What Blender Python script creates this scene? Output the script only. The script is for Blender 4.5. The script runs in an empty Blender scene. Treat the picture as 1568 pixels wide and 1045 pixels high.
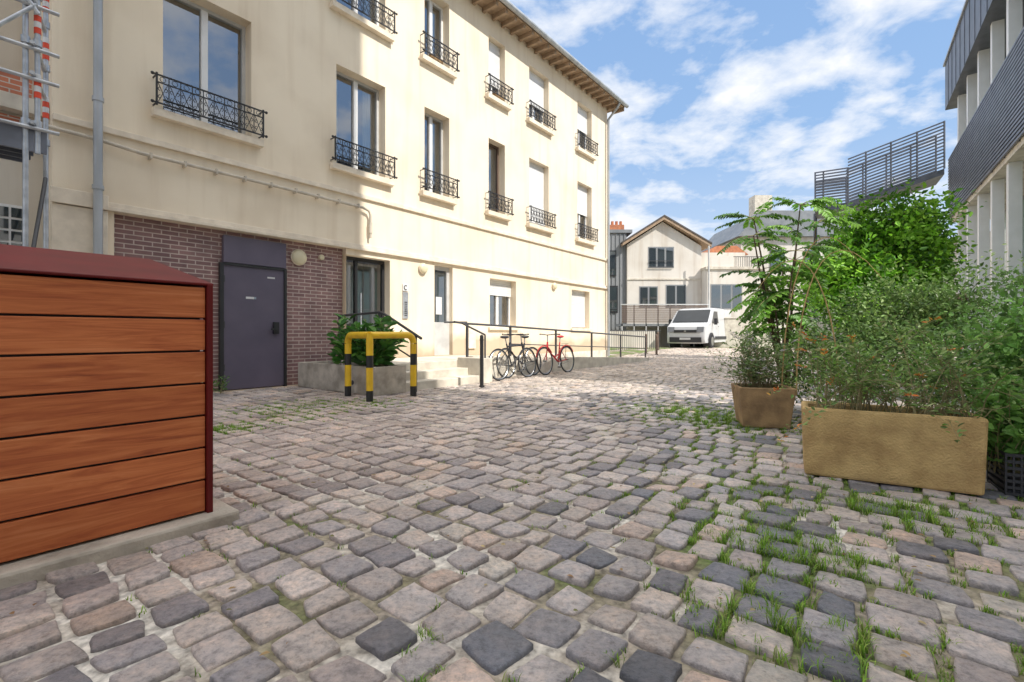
import bpy, math, random
import numpy as np
from mathutils import Vector, Matrix
random.seed(7); rng=np.random.default_rng(7); np.random.seed(7)
D=bpy.data; S=bpy.context.scene
TH=math.atan2(.7865,.6176)
def W(u,w,z=0):
    return Vector((-11.5+u*.6176-w*.7865, u*.7865+w*.6176, z))
def gz(y):
    t=min(max((y-18.5)/8.0,0),1); return .26*t*t*(3-2*t)
# ---------------------------------------------------------------- materials
def newmat(name):
    m=D.materials.new(name); m.use_nodes=True
    nt=m.node_tree; b=nt.nodes['Principled BSDF']; return m,nt,b
def N(nt,t):
    return nt.nodes.new(t)
def ramp(nt,stops):
    r=nt.nodes.new('ShaderNodeValToRGB'); e=r.color_ramp.elements
    while len(e)<len(stops): e.new(.5)
    for i,(p,c) in enumerate(stops):
        e[i].position=p; e[i].color=(*c,1) if len(c)==3 else c
    return r
def mat(name,c,c2=None,rough=.7,scale=3.,stretch=(1,1,1),bump=.0,bscale=None,metal=0,spec=.5,detail=6,lo=.35,hi=.65,bdist=.01,coat=0):
    m,nt,b=newmat(name); L=nt.links
    b.inputs['Roughness'].default_value=rough; b.inputs['Metallic'].default_value=metal
    b.inputs['Specular IOR Level'].default_value=spec
    b.inputs['Coat Weight'].default_value=coat
    if c2 is None: c2=tuple(x*.82 for x in c)
    tc=N(nt,'ShaderNodeTexCoord'); mp=N(nt,'ShaderNodeMapping'); mp.inputs['Scale'].default_value=stretch
    L.new(tc.outputs['Object'],mp.inputs['Vector'])
    n=N(nt,'ShaderNodeTexNoise'); n.inputs['Scale'].default_value=scale; n.inputs['Detail'].default_value=detail
    L.new(mp.outputs[0],n.inputs['Vector'])
    r=ramp(nt,[(lo,c2),(hi,c)]); L.new(n.outputs['Fac'],r.inputs[0]); L.new(r.outputs[0],b.inputs['Base Color'])
    if bump>0:
        n2=N(nt,'ShaderNodeTexNoise'); n2.inputs['Scale'].default_value=bscale or scale*6; n2.inputs['Detail'].default_value=5
        L.new(mp.outputs[0],n2.inputs['Vector'])
        bp=N(nt,'ShaderNodeBump'); bp.inputs['Strength'].default_value=bump; bp.inputs['Distance'].default_value=bdist
        L.new(n2.outputs['Fac'],bp.inputs['Height']); L.new(bp.outputs[0],b.inputs['Normal'])
    return m
def facade_mat(name,c,streak=.35,splash=False):
    m,nt,b=newmat(name); L=nt.links
    b.inputs['Roughness'].default_value=.9; b.inputs['Specular IOR Level'].default_value=.2
    tc=N(nt,'ShaderNodeTexCoord')
    mp=N(nt,'ShaderNodeMapping'); mp.inputs['Scale'].default_value=(2.2,2.2,.18); L.new(tc.outputs['Object'],mp.inputs[0])
    n=N(nt,'ShaderNodeTexNoise'); n.inputs['Scale'].default_value=1.6; n.inputs['Detail'].default_value=6; L.new(mp.outputs[0],n.inputs[0])
    n1=N(nt,'ShaderNodeTexNoise'); n1.inputs['Scale'].default_value=.7; n1.inputs['Detail'].default_value=7; L.new(tc.outputs['Object'],n1.inputs[0])
    dk=tuple(x*k for x,k in zip(c,(.84,.80,.76)))
    r=ramp(nt,[(.33,dk),(.5,c)]); L.new(n.outputs['Fac'],r.inputs[0])
    r2=ramp(nt,[(.3,(.88,.86,.84)),(.55,(1,1,1))]); L.new(n1.outputs['Fac'],r2.inputs[0])
    mx=N(nt,'ShaderNodeMixRGB'); mx.blend_type='MULTIPLY'; mx.inputs[0].default_value=1
    mx0=N(nt,'ShaderNodeMixRGB'); mx0.inputs[0].default_value=streak; mx0.inputs[1].default_value=(*c,1)
    L.new(r.outputs[0],mx0.inputs[2]); L.new(mx0.outputs[0],mx.inputs[1]); L.new(r2.outputs[0],mx.inputs[2])
    last=mx.outputs[0]
    if splash:
        sp=N(nt,'ShaderNodeSeparateXYZ'); L.new(tc.outputs['Object'],sp.inputs[0])
        ad=N(nt,'ShaderNodeMath'); ad.operation='MULTIPLY_ADD'; ad.inputs[1].default_value=-1.4; L.new(n1.outputs['Fac'],ad.inputs[0]); L.new(sp.outputs[2],ad.inputs[2])
        r4=ramp(nt,[(0,(.66,.61,.56)),(.25,(1,1,1))]); L.new(ad.outputs[0],r4.inputs[0])
        m4=N(nt,'ShaderNodeMixRGB'); m4.blend_type='MULTIPLY'; m4.inputs[0].default_value=1; L.new(last,m4.inputs[1]); L.new(r4.outputs[0],m4.inputs[2]); last=m4.outputs[0]
    L.new(last,b.inputs['Base Color'])
    n2=N(nt,'ShaderNodeTexNoise'); n2.inputs['Scale'].default_value=90; L.new(tc.outputs['Object'],n2.inputs[0])
    bp=N(nt,'ShaderNodeBump'); bp.inputs['Strength'].default_value=.15; bp.inputs['Distance'].default_value=.01
    L.new(n2.outputs[0],bp.inputs['Height']); L.new(bp.outputs[0],b.inputs['Normal'])
    return m
def brick_mat(name,c1,c2,mo,bw,bh,ms=.008,axes='xz'):
    m,nt,b=newmat(name); L=nt.links; b.inputs['Roughness'].default_value=.6
    tc=N(nt,'ShaderNodeTexCoord'); sp=N(nt,'ShaderNodeSeparateXYZ'); cb=N(nt,'ShaderNodeCombineXYZ')
    L.new(tc.outputs['Object'],sp.inputs[0]); L.new(sp.outputs[0],cb.inputs[0]); L.new(sp.outputs[2],cb.inputs[1])
    br=N(nt,'ShaderNodeTexBrick'); br.inputs['Scale'].default_value=1
    br.inputs['Brick Width'].default_value=bw; br.inputs['Row Height'].default_value=bh; br.inputs['Mortar Size'].default_value=ms
    br.inputs['Color1'].default_value=(*c1,1); br.inputs['Color2'].default_value=(*c2,1); br.inputs['Mortar'].default_value=(*mo,1)
    br.inputs['Mortar Smooth'].default_value=.2
    L.new(cb.outputs[0],br.inputs['Vector'])
    n=N(nt,'ShaderNodeTexNoise'); n.inputs['Scale'].default_value=4; n.inputs['Detail'].default_value=8; L.new(tc.outputs['Object'],n.inputs[0])
    r=ramp(nt,[(.3,(.8,.8,.8)),(.65,(1.12,1.1,1.08))]); L.new(n.outputs[0],r.inputs[0])
    mx=N(nt,'ShaderNodeMixRGB'); mx.blend_type='MULTIPLY'; mx.inputs[0].default_value=1
    L.new(br.outputs[0],mx.inputs[1]); L.new(r.outputs[0],mx.inputs[2]); L.new(mx.outputs[0],b.inputs['Base Color'])
    bp=N(nt,'ShaderNodeBump'); bp.invert=True; bp.inputs['Strength'].default_value=.5; bp.inputs['Distance'].default_value=.006
    L.new(br.outputs['Fac'],bp.inputs['Height']); L.new(bp.outputs[0],b.inputs['Normal'])
    return m
def glass_mat(name,tint=(.75,.85,.85),refl=.25,dark=None):
    m,nt,b=newmat(name); L=nt.links; nt.nodes.remove(b)
    out=[n for n in nt.nodes if n.type=='OUTPUT_MATERIAL'][0]
    g=N(nt,'ShaderNodeBsdfGlossy'); g.inputs['Roughness'].default_value=.02; g.inputs['Color'].default_value=(.95,.97,1,1)
    if dark: t=N(nt,'ShaderNodeBsdfDiffuse'); t.inputs['Color'].default_value=(*dark,1)
    else: t=N(nt,'ShaderNodeBsdfTransparent'); t.inputs['Color'].default_value=(*tint,1)
    lw=N(nt,'ShaderNodeLayerWeight'); lw.inputs['Blend'].default_value=.35
    ma=N(nt,'ShaderNodeMath'); ma.operation='ADD'; ma.inputs[1].default_value=refl; ma.use_clamp=True
    L.new(lw.outputs['Fresnel'],ma.inputs[0])
    mx=N(nt,'ShaderNodeMixShader'); L.new(ma.outputs[0],mx.inputs[0]); L.new(t.outputs[0],mx.inputs[1]); L.new(g.outputs[0],mx.inputs[2])
    L.new(mx.outputs[0],out.inputs[0]); return m
def col_mat(name,rough=.6,transl=0,spec=.4):
    m,nt,b=newmat(name); L=nt.links
    at=N(nt,'ShaderNodeAttribute'); at.attribute_name='Col'
    b.inputs['Roughness'].default_value=rough; b.inputs['Specular IOR Level'].default_value=spec
    L.new(at.outputs['Color'],b.inputs['Base Color'])
    if transl>0:
        out=[n for n in nt.nodes if n.type=='OUTPUT_MATERIAL'][0]
        t=N(nt,'ShaderNodeBsdfTranslucent'); L.new(at.outputs['Color'],t.inputs['Color'])
        mx=N(nt,'ShaderNodeMixShader'); mx.inputs[0].default_value=transl
        L.new(b.outputs[0],mx.inputs[1]); L.new(t.outputs[0],mx.inputs[2]); L.new(mx.outputs[0],out.inputs[0])
    return m
def stone_mat():
    m,nt,b=newmat('cobble_stone'); L=nt.links
    at=N(nt,'ShaderNodeAttribute'); at.attribute_name='Col'; tc=N(nt,'ShaderNodeTexCoord')
    b.inputs['Specular IOR Level'].default_value=.55
    def noise(sc,de,ro):
        n=N(nt,'ShaderNodeTexNoise'); n.inputs['Scale'].default_value=sc; n.inputs['Detail'].default_value=de; n.inputs['Roughness'].default_value=ro; L.new(tc.outputs['Object'],n.inputs[0]); return n
    n=noise(10,10,.72); n2=noise(38,10,.75); n3=noise(150,4,.6); n4=noise(1.3,5,.6)
    r=ramp(nt,[(.3,(.60,.60,.63)),(.46,(.97,.97,.98)),(.6,(1.15,1.08,1.02)),(.78,(1.7,1.55,1.42))]); L.new(n.outputs[0],r.inputs[0])
    r2=ramp(nt,[(.34,(.55,.55,.55)),(.5,(1,1,1)),(.7,(1.35,1.3,1.26))]); L.new(n2.outputs[0],r2.inputs[0])
    r4=ramp(nt,[(.35,(.78,.77,.75)),(.6,(1.1,1.1,1.1))]); L.new(n4.outputs[0],r4.inputs[0])
    src=at.outputs['Color']
    for rr_ in (r,r2,r4):
        m1=N(nt,'ShaderNodeMixRGB'); m1.blend_type='MULTIPLY'; m1.inputs[0].default_value=1; L.new(src,m1.inputs[1]); L.new(rr_.outputs[0],m1.inputs[2]); src=m1.outputs[0]
    L.new(src,b.inputs['Base Color'])
    rr=ramp(nt,[(.3,(.34,)*3),(.7,(.72,)*3)]); L.new(n.outputs[0],rr.inputs[0]); L.new(rr.outputs[0],b.inputs['Roughness'])
    ad=N(nt,'ShaderNodeMath'); ad.operation='MULTIPLY_ADD'; ad.inputs[1].default_value=1.5; L.new(n.outputs[0],ad.inputs[0]); L.new(n2.outputs[0],ad.inputs[2])
    ad2=N(nt,'ShaderNodeMath'); ad2.operation='MULTIPLY_ADD'; ad2.inputs[1].default_value=.2; L.new(n3.outputs[0],ad2.inputs[0]); L.new(ad.outputs[0],ad2.inputs[2])
    bp=N(nt,'ShaderNodeBump'); bp.inputs['Strength'].default_value=.85; bp.inputs['Distance'].default_value=.013
    L.new(ad2.outputs[0],bp.inputs['Height']); L.new(bp.outputs[0],b.inputs['Normal'])
    return m
M={}
M['cream']=facade_mat('cream_render',(.87,.76,.60),.55,True)
M['paleblock']=facade_mat('pale_render',(.88,.84,.76),.2)
M['creamtrim']=mat('cream_trim',(.84,.74,.60),(.70,.61,.49),.85,6,bump=.1)
M['brick']=brick_mat('brown_brick',(.30,.175,.165),(.215,.12,.12),(.52,.43,.39),.24,.072,.009)
M['door']=mat('purple_door_paint',(.135,.115,.16),(.11,.095,.135),.4,2,bump=.03)
M['black']=mat('black_iron',(.02,.02,.022),None,.45,8)
M['rail']=mat('grey_iron',(.07,.07,.075),None,.45,8)
M['zinc']=mat('zinc',(.46,.48,.50),(.34,.36,.38),.45,5,stretch=(1,1,.3),metal=.4)
M['galv']=mat('galvanised_steel',(.55,.57,.6),(.38,.40,.43),.35,9,metal=.5)
M['conduit']=mat('conduit_paint',(.62,.55,.45),(.48,.43,.36),.7,6)
M['white']=mat('white_pvc',(.80,.80,.80),(.74,.74,.73),.4,4)
M['greyframe']=mat('grey_frame',(.58,.58,.57),None,.45,4)
M['brownframe']=mat('brown_frame',(.16,.11,.085),None,.5,4)
M['blackframe']=mat('black_frame',(.03,.03,.033),None,.4,4)
M['glass']=glass_mat('window_glass')
M['dglass']=glass_mat('dark_window_glass',refl=.15,dark=(.03,.04,.045))
M['vglass']=mat('vehicle_glass',(.02,.025,.03),None,.12,3,spec=.4)
M['gglass']=glass_mat('green_window_glass',refl=.12,dark=(.28,.44,.39))
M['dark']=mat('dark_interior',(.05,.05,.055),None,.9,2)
M['curtain']=mat('curtain',(.7,.69,.66),(.5,.5,.48),.9,9,stretch=(6,6,.3))
M['concrete']=mat('concrete',(.56,.50,.42),(.32,.28,.23),.9,5,bump=.5,bscale=40,detail=9)
M['paleconc']=mat('pale_concrete',(.70,.65,.55),(.50,.45,.38),.9,4,bump=.3,bscale=40,detail=9)
M['planter']=mat('sandstone_planter',(.64,.44,.19),(.42,.27,.11),.9,6,bump=1,bscale=75,detail=11,bdist=.01)
M['terracotta']=mat('brown_planter',(.42,.27,.13),(.24,.15,.075),.85,7,bump=.6,bscale=50)
M['soil']=mat('soil',(.10,.07,.045),(.05,.035,.02),1,20,bump=1,bscale=50,bdist=.03)
M['red']=mat('dark_red_metal',(.15,.010,.010),(.11,.008,.008),.5,3,spec=.25)
M['yellow']=mat('yellow_paint',(.86,.54,.02),(.72,.43,.02),.4,6)
M['blackp']=mat('black_paint',(.02,.02,.02),None,.4,6)
M['lampg']=mat('lamp_globe',(.78,.70,.48),None,.3,3)
M['carwhite']=mat('white_car_paint',(.62,.63,.65),(.58,.59,.61),.25,1,coat=.5)
M['tyre']=mat('tyre_rubber',(.025,.025,.027),None,.8,12)
M['alloy']=mat('alloy',(.4,.41,.42),None,.3,5,metal=.8)
M['lens']=mat('headlamp_lens',(.20,.21,.23),None,.2,5,metal=.2)
M['plastic']=mat('dark_plastic',(.04,.04,.045),None,.6,5)
M['redpaint']=mat('red_bike_paint',(.65,.03,.04),None,.3,4)
M['bikeb']=mat('black_bike_paint',(.03,.03,.035),None,.3,4)
M['housew']=facade_mat('white_house_render',(.70,.66,.60),.7)
M['roofgrey']=mat('zinc_roof',(.24,.255,.27),(.17,.185,.2),.5,2)
M['tile']=mat('clay_tile',(.52,.20,.09),(.35,.13,.07),.8,6)
M['greyclad']=mat('grey_cladding',(.27,.28,.29),(.20,.21,.22),.6,3,stretch=(12,12,.2))
M['darkmetal']=mat('dark_louvre_metal',(.13,.14,.17),(.09,.10,.12),.4,4,metal=.3)
M['slat']=mat('blue_grey_slat',(.20,.215,.26),(.14,.15,.18),.4,4,metal=.3)
M['soffit']=mat('brown_soffit',(.42,.30,.20),(.30,.21,.14),.8,6)
M['roofedge']=mat('dark_roof_edge',(.10,.085,.08),(.07,.06,.055),.7,6)
M['bluegrey']=mat('bluegrey_paint',(.30,.37,.45),None,.5,5)
M['label']=mat('label',(.75,.75,.75),None,.4,5)
M['orange']=mat('red_orange_band',(.8,.08,.03),None,.5,5)
M['oldbrick']=brick_mat('old_brick',(.5,.17,.09),(.4,.13,.07),(.5,.45,.4),.22,.07)
M['beigeold']=facade_mat('old_beige_render',(.62,.57,.49),.9)
M['bark']=mat('bark',(.16,.11,.07),(.09,.06,.04),.95,12,stretch=(3,3,.5),bump=.8,bscale=30)
M['stem']=mat('plant_stem',(.32,.26,.13),(.20,.18,.08),.8,12)
M['leaf']=col_mat('leaves',.45,.35)
M['grass']=col_mat('grass_blades',.6,.35)
M['stone']=stone_mat()
def wood(name):
    m,nt,b=newmat(name); L=nt.links; b.inputs['Roughness'].default_value=.5
    tc=N(nt,'ShaderNodeTexCoord')
    ge=N(nt,'ShaderNodeNewGeometry')
    mp=N(nt,'ShaderNodeMapping'); mp.inputs['Scale'].default_value=(1.1,8,16); L.new(tc.outputs['Object'],mp.inputs[0])
    va=N(nt,'ShaderNodeVectorMath'); va.operation='ADD'
    sc=N(nt,'ShaderNodeVectorMath'); sc.operation='SCALE'; sc.inputs['Scale'].default_value=37
    cb=N(nt,'ShaderNodeCombineXYZ'); L.new(ge.outputs['Random Per Island'],cb.inputs[0]); L.new(ge.outputs['Random Per Island'],cb.inputs[1])
    L.new(cb.outputs[0],sc.inputs[0]); L.new(mp.outputs[0],va.inputs[0]); L.new(sc.outputs[0],va.inputs[1])
    n=N(nt,'ShaderNodeTexNoise'); n.inputs['Scale'].default_value=1.5; n.inputs['Detail'].default_value=9; n.inputs['Roughness'].default_value=.62; n.inputs['Distortion'].default_value=1.4
    L.new(va.outputs[0],n.inputs[0])
    r=ramp(nt,[(.22,(.22,.045,.014)),(.40,(.46,.115,.034)),(.55,(.60,.18,.055)),(.75,(.72,.27,.11))]); L.new(n.outputs[0],r.inputs[0])
    n3=N(nt,'ShaderNodeTexNoise'); n3.inputs['Scale'].default_value=1.3; L.new(tc.outputs['Object'],n3.inputs[0])
    ad=N(nt,'ShaderNodeMath'); ad.operation='ADD'; L.new(n3.outputs[0],ad.inputs[0]); L.new(ge.outputs['Random Per Island'],ad.inputs[1])
    r3=ramp(nt,[(.25,(.78,.70,.62)),(1,(1.12,1.12,1.12))]); mm=N(nt,'ShaderNodeMath'); mm.operation='MULTIPLY'; mm.inputs[1].default_value=.6
    L.new(ad.outputs[0],mm.inputs[0]); L.new(mm.outputs[0],r3.inputs[0])
    mx=N(nt,'ShaderNodeMixRGB'); mx.blend_type='MULTIPLY'; mx.inputs[0].default_value=1
    L.new(r.outputs[0],mx.inputs[1]); L.new(r3.outputs[0],mx.inputs[2]); L.new(mx.outputs[0],b.inputs['Base Color'])
    bp=N(nt,'ShaderNodeBump'); bp.inputs['Strength'].default_value=.3; bp.inputs['Distance'].default_value=.004
    L.new(n.outputs[0],bp.inputs['Height']); L.new(bp.outputs[0],b.inputs['Normal'])
    return m
M['wood']=wood('red_wood_plank')
def ground_mat():
    m,nt,b=newmat('joint_ground'); L=nt.links; b.inputs['Roughness'].default_value=.95
    tc=N(nt,'ShaderNodeTexCoord'); sp=N(nt,'ShaderNodeSeparateXYZ'); L.new(tc.outputs['Object'],sp.inputs[0])
    n=N(nt,'ShaderNodeTexNoise'); n.inputs['Scale'].default_value=1.4; n.inputs['Detail'].default_value=8; L.new(tc.outputs['Object'],n.inputs[0])
    n2=N(nt,'ShaderNodeTexNoise'); n2.inputs['Scale'].default_value=30; n2.inputs['Detail'].default_value=8; L.new(tc.outputs['Object'],n2.inputs[0])
    mr=N(nt,'ShaderNodeMapRange'); mr.inputs[1].default_value=-1.5; mr.inputs[2].default_value=2; mr.inputs[3].default_value=-.08; mr.inputs[4].default_value=.08; L.new(sp.outputs[0],mr.inputs[0])
    ad=N(nt,'ShaderNodeMath'); L.new(n.outputs[0],ad.inputs[0]); L.new(mr.outputs[0],ad.inputs[1])
    r=ramp(nt,[(.38,(.58,.54,.48)),(.48,(.34,.29,.23)),(.55,(.19,.17,.10)),(.64,(.13,.18,.05))]); L.new(ad.outputs[0],r.inputs[0])
    r2=ramp(nt,[(.3,(.5,.5,.5)),(.7,(1.5,1.5,1.5))]); L.new(n2.outputs[0],r2.inputs[0])
    mx=N(nt,'ShaderNodeMixRGB'); mx.blend_type='MULTIPLY'; mx.inputs[0].default_value=1
    L.new(r.outputs[0],mx.inputs[1]); L.new(r2.outputs[0],mx.inputs[2]); L.new(mx.outputs[0],b.inputs['Base Color'])
    bp=N(nt,'ShaderNodeBump'); bp.inputs['Strength'].default_value=.9; bp.inputs['Distance'].default_value=.02
    L.new(n2.outputs[0],bp.inputs['Height']); L.new(bp.outputs[0],b.inputs['Normal'])
    return m
M['ground']=ground_mat()
# ---------------------------------------------------------------- mesh builder
class MB:
    def __init__(s): s.v=[]; s.f=[]; s.m=[]; s.mats=[]
    def mi(s,m):
        m=M[m] if isinstance(m,str) else m
        if m not in s.mats: s.mats.append(m)
        return s.mats.index(m)
    def add(s,vs,fs,m):
        o=len(s.v); s.v+= [tuple(p) for p in vs]; i=s.mi(m)
        for f in fs: s.f.append(tuple(o+k for k in f)); s.m.append(i)
    def box(s,a,b,m,mx=None):
        x0,y0,z0=[min(p,q) for p,q in zip(a,b)]; x1,y1,z1=[max(p,q) for p,q in zip(a,b)]
        vs=[(x0,y0,z0),(x1,y0,z0),(x1,y1,z0),(x0,y1,z0),(x0,y0,z1),(x1,y0,z1),(x1,y1,z1),(x0,y1,z1)]
        if mx is not None: vs=[mx@Vector(p) for p in vs]
        s.add(vs,[(0,3,2,1),(4,5,6,7),(0,1,5,4),(1,2,6,5),(2,3,7,6),(3,0,4,7)],m)
    def quad(s,a,b,c,d,m): s.add([a,b,c,d],[(0,1,2,3)],m)
    def prism(s,poly,off,m):
        n=len(poly); off=Vector(off)
        vs=[Vector(p) for p in poly]+[Vector(p)+off for p in poly]
        fs=[tuple(range(n-1,-1,-1)),tuple(range(n,2*n))]+[(i,(i+1)%n,n+(i+1)%n,n+i) for i in range(n)]
        s.add(vs,fs,m)
    def tube(s,pts,r,m,n=6,closed=False,caps=True):
        pts=[Vector(p) for p in pts]; k=len(pts)
        rs=r if isinstance(r,(list,tuple)) else [r]*k
        vs=[];fs=[]
        t0=(pts[1]-pts[0]).normalized(); ref=Vector((0,0,1)) if abs(t0.z)<.9 else Vector((1,0,0))
        side=t0.cross(ref).normalized()
        for i,p in enumerate(pts):
            if closed: t=pts[(i+1)%k]-pts[i-1]
            else: t=pts[min(i+1,k-1)]-pts[max(i-1,0)]
            t.normalize(); side=(side-t*side.dot(t)); 
            if side.length<1e-5: side=t.orthogonal()
            side.normalize(); up=t.cross(side)
            for j in range(n):
                a=2*math.pi*(j+.5)/n; vs.append(p+(side*math.cos(a)+up*math.sin(a))*rs[i])
        for i in range(k if closed else k-1):
            for j in range(n):
                a=i*n+j; b=i*n+(j+1)%n; c=((i+1)%k)*n+(j+1)%n; d=((i+1)%k)*n+j
                fs.append((a,b,c,d))
        if caps and not closed: fs+= [tuple(range(n-1,-1,-1)),tuple(range((k-1)*n,k*n))]
        s.add(vs,fs,m)
    def cyl(s,a,b,r,m,n=16): s.tube([a,b],r,m,n)
    def ball(s,c,r,m,sc=(1,1,1),n=12):
        vs=[];fs=[]; h=n//2
        for i in range(h+1):
            for j in range(n):
                p=math.pi*i/h;q=2*math.pi*j/n
                vs.append((c[0]+r*sc[0]*math.sin(p)*math.cos(q),c[1]+r*sc[1]*math.sin(p)*math.sin(q),c[2]+r*sc[2]*math.cos(p)))
        for i in range(h):
            for j in range(n): fs.append((i*n+j,(i+1)*n+j,(i+1)*n+(j+1)%n,i*n+(j+1)%n))
        s.add(vs,fs,m)
    def build(s,name,parent=None,smooth=False,bevel=0):
        me=D.meshes.new(name); me.from_pydata(s.v,[],s.f); 
        for m in s.mats: me.materials.append(m)
        me.polygons.foreach_set('material_index',s.m)
        me.update()
        o=D.objects.new(name,me); S.collection.objects.link(o)
        if parent: o.parent=parent
        if smooth:
            me.polygons.foreach_set('use_smooth',[True]*len(s.f))
            md=o.modifiers.new('es','EDGE_SPLIT'); md.split_angle=math.radians(45)
        if bevel:
            md=o.modifiers.new('bv','BEVEL'); md.width=bevel; md.segments=2; md.limit_method='ANGLE'
        return o
def empty(name,loc=(0,0,0),rz=0):
    o=D.objects.new(name,None); S.collection.objects.link(o); o.location=loc; o.rotation_euler=(0,0,rz); o.empty_display_size=.2
    return o
def F(name): return empty(name,(-11.5,0,0),TH)
def npmesh(name,V,Q,C,m,parent=None,smooth=False):
    me=D.meshes.new(name); n=len(V); k=Q.shape[1]
    me.vertices.add(n); me.vertices.foreach_set('co',V.astype(np.float32).ravel())
    me.loops.add(Q.size); me.loops.foreach_set('vertex_index',Q.astype(np.int32).ravel())
    me.polygons.add(len(Q)); me.polygons.foreach_set('loop_start',np.arange(0,Q.size,k,dtype=np.int32))
    try: me.polygons.foreach_set('loop_total',np.full(len(Q),k,dtype=np.int32))
    except Exception: pass
    if smooth: me.polygons.foreach_set('use_smooth',np.ones(len(Q),dtype=bool))
    a=me.color_attributes.new('Col','FLOAT_COLOR','POINT')
    a.data.foreach_set('color',np.c_[C,np.ones(n)].astype(np.float32).ravel())
    me.materials.append(m); me.update(); me.validate()
    o=D.objects.new(name,me); S.collection.objects.link(o)
    if parent: o.parent=parent
    return o
# ================================================================ WORLD / LIGHT / CAMERA
el=math.radians(45); az=math.atan2(.7865,-.6176)
wd=D.worlds.new('World'); S.world=wd; wd.use_nodes=True; nt=wd.node_tree; L=nt.links
bg=nt.nodes['Background']; bg.inputs['Strength'].default_value=.15
sk=N(nt,'ShaderNodeTexSky'); sk.sky_type='NISHITA'; sk.sun_disc=False; sk.sun_elevation=el; sk.sun_rotation=az; sk.air_density=1.0; sk.dust_density=.6; sk.ozone_density=1.5
tc=N(nt,'ShaderNodeTexCoord'); sp=N(nt,'ShaderNodeSeparateXYZ'); L.new(tc.outputs['Generated'],sp.inputs[0])
def mth(op,a,b=None,clamp=False):
    n=N(nt,'ShaderNodeMath'); n.operation=op; n.use_clamp=clamp
    for i,x in enumerate((a,b)):
        if x is None: continue
        if isinstance(x,(int,float)): n.inputs[i].default_value=x
        else: L.new(x,n.inputs[i])
    return n.outputs[0]
den=mth('MAXIMUM',mth('ADD',sp.outputs[2],.22),.06)
cb=N(nt,'ShaderNodeCombineXYZ'); L.new(mth('DIVIDE',sp.outputs[0],den),cb.inputs[0]); L.new(mth('DIVIDE',sp.outputs[1],den),cb.inputs[1])
mpw=N(nt,'ShaderNodeMapping'); mpw.inputs['Location'].default_value=(5.3,2.2,0); L.new(cb.outputs[0],mpw.inputs[0])
cn=N(nt,'ShaderNodeTexNoise'); cn.inputs['Scale'].default_value=4.2; cn.inputs['Detail'].default_value=12; cn.inputs['Roughness'].default_value=.57; cn.inputs['Distortion'].default_value=.15; L.new(mpw.outputs[0],cn.inputs[0])
cn2=N(nt,'ShaderNodeTexNoise'); cn2.inputs['Scale'].default_value=1.2; cn2.inputs['Detail'].default_value=3; L.new(mpw.outputs[0],cn2.inputs[0])
csum=mth('ADD',mth('MULTIPLY',cn.outputs[0],.7),mth('MULTIPLY',cn2.outputs[0],.3))
cr=ramp(nt,[(.465,(0,0,0)),(.53,(.5,)*3),(.62,(.97,.97,.97))]); L.new(csum,cr.inputs[0])
zen=ramp(nt,[(.55,(0,0,0)),(.85,(1,1,1))]); L.new(sp.outputs[2],zen.inputs[0])  # added overhead cloud boost, out of view, brightens the shaded areas
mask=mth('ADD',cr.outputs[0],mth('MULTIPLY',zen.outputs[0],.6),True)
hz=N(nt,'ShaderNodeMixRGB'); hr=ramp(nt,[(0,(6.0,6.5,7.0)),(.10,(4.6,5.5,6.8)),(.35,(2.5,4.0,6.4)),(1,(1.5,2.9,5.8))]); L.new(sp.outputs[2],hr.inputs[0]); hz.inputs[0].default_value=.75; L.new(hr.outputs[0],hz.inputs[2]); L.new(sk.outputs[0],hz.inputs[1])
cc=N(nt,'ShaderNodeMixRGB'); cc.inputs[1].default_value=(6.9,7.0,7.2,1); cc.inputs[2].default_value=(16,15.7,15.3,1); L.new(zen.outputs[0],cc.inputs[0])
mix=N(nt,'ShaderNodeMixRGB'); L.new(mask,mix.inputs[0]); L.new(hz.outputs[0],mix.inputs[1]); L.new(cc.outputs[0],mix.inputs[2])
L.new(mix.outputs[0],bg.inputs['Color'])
sl=D.lights.new('sun','SUN'); sl.energy=5; sl.angle=math.radians(.5); sl.color=(1,.95,.87)
so=D.objects.new('sun',sl); S.collection.objects.link(so)
sd=Vector((.7865*math.cos(el),-.6176*math.cos(el),math.sin(el)))
so.rotation_euler=(-sd).to_track_quat('-Z','Y').to_euler(); so.location=(10,-10,30)
cam=D.cameras.new('camera'); co=D.objects.new('camera',cam); S.collection.objects.link(co)
co.location=(0,0,1.0); co.rotation_euler=(math.pi/2,0,0); cam.sensor_width=36; cam.lens=16.99; cam.shift_y=-.007; cam.clip_end=1500; cam.clip_start=.05
S.camera=co
S.view_settings.view_transform='Standard'; S.view_settings.look='None'; S.view_settings.exposure=0
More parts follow.
